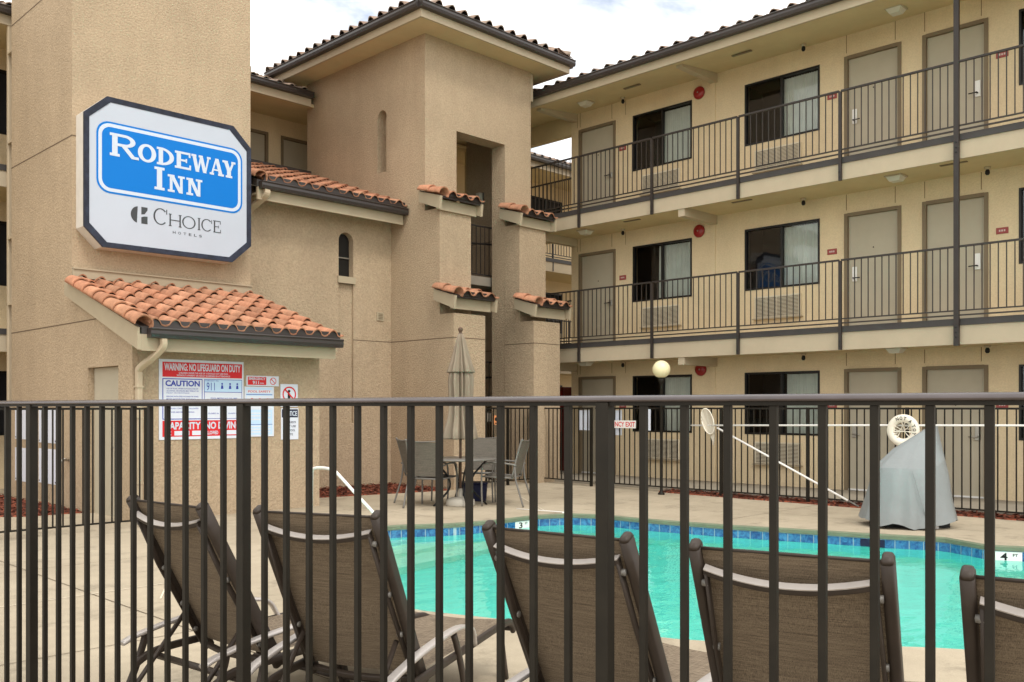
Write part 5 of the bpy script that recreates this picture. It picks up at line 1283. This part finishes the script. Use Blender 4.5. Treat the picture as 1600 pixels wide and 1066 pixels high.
# ================================================================== LOUNGERS
def flat_rail(mb, pts, w, d, up=(0, 0, 1), n=1): mb.smooth = True; mb.sweep(pts, rrprof(w, d, min(w, d) * .85, 3), up=up)
def make_lounger():
    """local: x = width (right), y = forward to the pool, origin under the top of the backrest"""
    W = .29; T = Vector((0, 0, 1.045)); Bt = Vector((0, .43, .24)); dv = (Bt - T).normalized(); nv = Vector((0, -dv.z, dv.y)).normalized()   # nv points forward/up
    if nv.y < 0: nv = -nv
    t = thing('sun_lounger', '', 'sun lounger', (0, 0, 0), 0, 'brown sling sun loungers along the front fence')
    L_ = (Bt - T).length
    for s in (-1, 1):
        m_ = MB(); pts = [T + dv * (L_ * k / 6) + Vector((s * W, 0, 0)) for k in range(7)]
        m_.smooth = True; m_.sweep(pts, rrprof(.019, .031, .014, 3), up=nv)
        # rounded cap
        m_.sweep([T + Vector((s * W, 0, 0)) - dv * q for q in (.018, .012, 0)], rrprof(.019, .031, .014, 3), up=nv, scales=[.35, .8, 1.0])
        br = m_.build('back_rail', M_CHAISE, t)
        b_ = MB()
        for q in (.13, .42, .66, .84):
            p = T + dv * L_ * q + Vector((s * (W - .026), 0, 0)) - nv * .035; b_.lathe([(0, -.012), (.011, -.01), (.013, .0), (.013, .012), (0, .012)], p, 10, 'x')
        build_split(b_, 'bolt', M_PATIO, br)
    # sling
    m_ = MB(); m_.smooth = True; rows = []; nx, ny = 10, 12
    for j in range(ny + 1):
        q = .008 + (L_ - .063) * j / ny
        rows.append([m_.V(T + dv * q + Vector(((-1 + 2 * i / nx) * (W - .004), 0, 0)) - nv * (.012 * math.sin(PI * i / nx)) + nv * .004) for i in range(nx + 1)])
    for a, b in zip(rows, rows[1:]):
        for i in range(nx): m_.F((a[i], a[i + 1], b[i + 1], b[i]))
    m_.build('back_sling', M_SLING, t)
    m_ = MB(); m_.tube([T + dv * .007 + Vector((x, 0, 0)) for x in (-W + .016, 0, W - .016)], .006, 6); m_.build('sling_hem', M_CHAISE, t)
    # bowed top crossbar with side brackets
    m_ = MB(); pts = []
    for k in range(13):
        u = -1 + 2 * k / 12; pts.append(T + dv * (.075 + .024 * (1 - u * u)) + Vector((u * (W - .03), 0, 0)) - nv * (.030 + .030 * (1 - u * u)))
    m_.smooth = True; m_.sweep(pts, rrprof(.013, .011, .005, 2), up=(0, -.25, 1))
    m_.build('crossbar', M_PATIO if False else M_CHAISE, t)
    m_ = MB()  # pale strip along the bar's upper edge, a sky highlight set in colour
    for k in range(12):
        a, b = pts[k] - dv * .0135, pts[k + 1] - dv * .0135; f_ = nv * .015
        m_.hexa([a - f_, b - f_, b + f_, a + f_, a - f_ - dv * .004, b - f_ - dv * .004, b + f_ - dv * .004, a + f_ - dv * .004])
    m_.build('crossbar_highlight', M_STEELC, t)
    for s in (-1, 1):
        m_ = MB(); m_.smooth = True
        m_.sweep([T + dv * .078 + Vector((s * (W - .035), 0, 0)) - nv * .032, T + dv * .35 + Vector((s * (W - .028), 0, 0)) - nv * .045, T + dv * (L_ - .05) + Vector((s * (W - .022), 0, 0)) - nv * .03], rrprof(.006, .014, .004, 2), up=nv); m_.build('back_bracket', M_CHAISE, t)
    m_ = MB(); pts = [T + dv * (L_ - .045 + .0 * k) + Vector(((-1 + 2 * k / 8) * (W - .02), 0, 0)) - nv * (.02 + .03 * (1 - (-1 + 2 * k / 8) ** 2)) for k in range(9)]
    m_.smooth = True; m_.sweep(pts, rrprof(.013, .013, .005, 2), up=(0, -.3, 1)); m_.build('lower_crossbar', M_CHAISE, t)
    # seat rails, seat sling, arms, legs, props
    for s in (-1, 1):
        x = s * (W + .03)
        m_ = MB(); m_.smooth = True; m_.sweep(bez([(x, .02, .22), (x, .15, .27), (x, .45, .285), (x, .9, .30), (x, 1.34, .31), (x, 1.45, .29), (x, 1.49, .24)], 5), rrprof(.014, .02, .012, 3)); m_.build('seat_rail', M_CHAISE, t)
        x2 = s * (W + .045)
        m_ = MB(); m_.smooth = True; m_.sweep(bez([(x2, -.03, .335), (x2, .06, .365), (x2, .3, .405), (x2, .62, .43), (x2, .78, .42), (x2, .86, .385), (x2 - s * .01, .91, .30)], 5), rrprof(.024, .010, .009, 3)); m_.build('armrest', M_STEELC, t)
        m_ = MB(); m_.smooth = True; m_.sweep(bez([(x2, .66, .41), (x2, .70, .34), (x2, .76, .2), (x2, .82, 0)], 4), rrprof(.012, .018, .01, 3)); m_.build('leg', M_CHAISE, t)
        m_ = MB(); m_.smooth = True; m_.sweep(bez([(x2, .10, .375), (x2, .08, .3), (x2, .02, .15), (x2, -.06, 0)], 4), rrprof(.012, .018, .01, 3)); m_.build('leg', M_CHAISE, t)
        m_ = MB(); m_.smooth = True; m_.sweep(bez([(x, 1.30, .305), (x, 1.32, .2), (x, 1.38, 0)], 4), rrprof(.012, .018, .01, 3)); m_.build('leg', M_CHAISE, t)
        m_ = MB(); a = T + dv * L_ * .70 + Vector((s * (W - .05), 0, 0)) - nv * .04; m_.tube([a, (s * (W - .05), .0, .16), (s * (W - .05), -.07, .06)], .012, 8); m_.build('prop', M_CHAISE, t)
        for k in range(3):
            pass
    m_ = MB(); m_.tube([(-W - .04, -.03, .08), (W + .04, -.03, .08)], .014, 8); m_.tube([(-W - .03, .16, .24), (W + .03, .16, .24)], .018, 8); build_split(m_, 'rear_crossbar', M_CHAISE, t)
    m_ = MB(); m_.tube([(-W - .03, 1.47, .26), (W + .03, 1.47, .26)], .018, 8); m_.tube([(-W - .03, .74, .12), (W + .03, .74, .12)], .013, 8); build_split(m_, 'front_crossbar', M_CHAISE, t)
    m_ = MB(); m_.smooth = True; rows = []
    for j in range(13):
        y = .42 + 1.02 * j / 12; rows.append([m_.V(((-1 + 2 * i / 10) * (W + .02), y, .315 + .0 * y - .018 * math.sin(PI * i / 10))) for i in range(11)])
    for a, b in zip(rows, rows[1:]):
        for i in range(10): m_.F((a[i], a[i + 1], b[i + 1], b[i]))
    m_.build('seat_sling', M_SLING, t)
    return t
proto = make_lounger()
spots = [((1.91, 4.526), (1.988, 3.889), 'brown sling sun lounger farthest left, seen whole through the fence'),
         ((2.092, 3.593), (2.313, 3.084), 'second brown sling sun lounger from the left, its seat reaching towards the pool steps'),
         ((2.406, 2.541), (2.518, 1.897), 'middle brown sling sun lounger, straight behind the thick central fence post'),
         ((2.529, 1.709), (2.703, 1.084), 'second brown sling sun lounger from the right, its wide back before the pool'),
         ((2.614, .875), (2.74, .30), 'brown sling sun lounger at the right edge, only its upper left corner showing')]
for i, (l_, r_2, lb) in enumerate(spots):
    o = proto if i == 0 else dup(proto)
    l_, r_2 = Vector(l_), Vector(r_2); c = (l_ + r_2) / 2; d = (r_2 - l_).normalized()
    o.location = (c.x, c.y, 0); o.rotation_euler = (0, 0, math.atan2(d.y, d.x)); o['label'] = lb

# ================================================================== PATIO SET
def camloc(u, w, base=(9.47, 10.45)):     # furniture arranged round the table; u right, w away
    return (base[0] + u * sa_ + w * ca_, base[1] - u * ca_ + w * sa_)
t = thing('patio_table', 'round grey patio table with thin edge, a closed parasol through its middle', 'table', (9.47, 10.45, 0))
m_ = MB(); m_.lathe([(.035, .695), (.53, .695), (.55, .70), (.555, .71), (.55, .72), (.035, .72)], (0, 0, 0), 40); m_.build('tabletop', M_PATIO, t)
for k in range(4):
    a = PI / 4 + k * PI / 2 + .3; m_ = MB(); m_.tube(bez([(.42 * math.cos(a), .42 * math.sin(a), .69), (.2 * math.cos(a), .2 * math.sin(a), .45), (.18 * math.cos(a), .18 * math.sin(a), .25), (.42 * math.cos(a), .42 * math.sin(a), .0)], 5), .016, 8); m_.build('leg', M_BLACK, t)
t = thing('parasol', 'closed greige fabric parasol with two tiers standing through the patio table', 'parasol', (9.47, 10.45, 0))
m_ = MB(); m_.lathe([(0, 0), (.22, 0), (.225, .02), (.215, .09), (.16, .12), (.05, .13), (.032, .15), (.03, .26), (0, .26)], (0, 0, 0), 32); m_.build('base', mat('base_offwhite', (.42, .39, .33), .6, .08, 6), t)
m_ = MB(); m_.tube([(0, 0, .1), (0, 0, 2.62)], .02, 12); m_.build('pole', M_WOOD, t)
m_ = MB(); m_.lathe([(0, 2.60), (.02, 2.60), (.03, 2.62), (.018, 2.635), (.03, 2.65), (.038, 2.68), (.028, 2.705), (0, 2.715)], (0, 0, 0), 16); m_.build('finial', M_WOOD, t)
def star(n_, am): return lambda a, z: 1 + am * math.sin(n_ * a + z * 1.3 + .9 * math.sin(3 * a)) + .5 * am * math.sin(2 * n_ * a + 1 + z)
m_ = MB(); m_.lathe([(.025, 2.62), (.055, 2.52), (.09, 2.35), (.125, 2.18), (.165, 2.04), (.16, 2.02), (.10, 2.05), (.06, 2.3)], (0, 0, 0), 96, star=star(9, .26)); m_.build('vent_canopy', M_UMB, t)
m_ = MB(); m_.lathe([(.07, 2.15), (.12, 2.06), (.135, 1.9), (.125, 1.6), (.13, 1.42), (.145, 1.3), (.175, 1.15), (.195, 1.03), (.185, 1.01), (.08, 1.06)], (.005, 0, 0), 96, star=star(9, .38)); m_.build('canopy', M_UMB, t)
m_ = MB(); m_.lathe([(.126, 1.60), (.138, 1.585), (.138, 1.545), (.126, 1.53)], (0, 0, 0), 32); m_.build('tie_strap', M_UMB, t)
def make_chair():
    """local: faces +y"""
    t = thing('patio_chair', '', 'chair', (0, 0, 0), 0, 'grey sling chairs round the patio table')
    W = .26
    for s in (-1, 1):
        m_ = MB(); m_.tube(bez([(s * W, -.36, 1.02), (s * W, -.33, .95), (s * W, -.26, .7), (s * W, -.2, .44)], 4), .016, 8); m_.build('back_post', M_PATIO, t)
        m_ = MB(); m_.tube(bez([(s * (W + .03), .26, 0), (s * (W + .03), .27, .3), (s * (W + .03), .26, .58), (s * (W + .03), .2, .645), (s * (W + .03), .05, .66), (s * (W + .03), -.15, .645), (s * (W + .01), -.27, .62)], 4), .014, 8); m_.build('arm', M_PATIO, t)
        m_ = MB(); m_.tube(bez([(s * W, -.24, .62), (s * (W + .01), -.26, .4), (s * (W + .02), -.32, .2), (s * (W + .03), -.38, 0)], 4), .015, 8); m_.build('leg', M_PATIO, t)
        m_ = MB(); m_.tube([(s * W, -.2, .43), (s * (W + .02), .26, .45)], .013, 8); m_.build('seat_rail', M_PATIO, t)
    m_ = MB(); m_.tube(bez([(-W, -.35, 1.0), (0, -.375, .985), (W, -.35, 1.0)], 4), .009, 6); m_.tube([(-W, .24, .45), (W, .24, .45)], .012, 8); m_.tube([(-W, -.2, .43), (W, -.2, .43)], .012, 8); build_split(m_, 'crossbar', M_PATIO, t)
    m_ = MB(); m_.smooth = True; rows = []
    for (y, z) in ((-.35, .98), (-.31, .85), (-.255, .66), (-.205, .47)): rows.append([m_.V((W * (-1 + i / 3), y - .015 * math.sin(PI * i / 6), z)) for i in range(7)])
    for a, b in zip(rows, rows[1:]):
        for i in range(6): m_.F((a[i], a[i + 1], b[i + 1], b[i]))
    m_.build('back_sling', M_SLINGG, t)
    m_ = MB(); m_.smooth = True; rows = []
    for (y, z) in ((-.2, .44), (0, .43), (.24, .455)): rows.append([m_.V((W * (-1 + i / 3), y, z - .012 * math.sin(PI * i / 6))) for i in range(7)])
    for a, b in zip(rows, rows[1:]):
        for i in range(6): m_.F((a[i], a[i + 1], b[i + 1], b[i]))
    m_.build('seat_sling', M_SLINGG, t)
    return t
ch0 = make_chair()
base_rot = R(44.63 - 90)
for i, (u, w_, rot, lb) in enumerate(((-.42, -.15, -20, 'grey sling patio chair nearest the camera left of the table, its back towards us'),
                                     (-.58, .30, -60, 'grey sling patio chair left of the table, mostly hidden by another chair'),
                                     (.28, .80, 170, 'grey sling patio chair behind the table, facing the pool'),
                                     (.66, .10, 75, 'grey sling patio chair right of the table, seen from the side'))):
    o = ch0 if i == 0 else dup(ch0); p = camloc(u, w_); o.location = (p[0], p[1], 0); o.rotation_euler = (0, 0, base_rot + R(rot)); o['label'] = lb
p = camloc(.18, .75)
t = thing('storage_bin', 'low dark navy bin standing behind the patio table', 'bin', (p[0], p[1], 0), base_rot)
m_ = MB(); m_.hexa([(-.19, -.15, 0), (.19, -.15, 0), (.19, .15, 0), (-.19, .15, 0), (-.21, -.17, .27), (.21, -.17, .27), (.21, .17, .27), (-.21, .17, .27)]); m_.build('body', M_NAVY, t, bevel=.01)
m_ = MB(); m_.box((-.22, -.18, .271), (.22, .18, .30)); m_.build('lid', M_NAVY, t, bevel=.01)
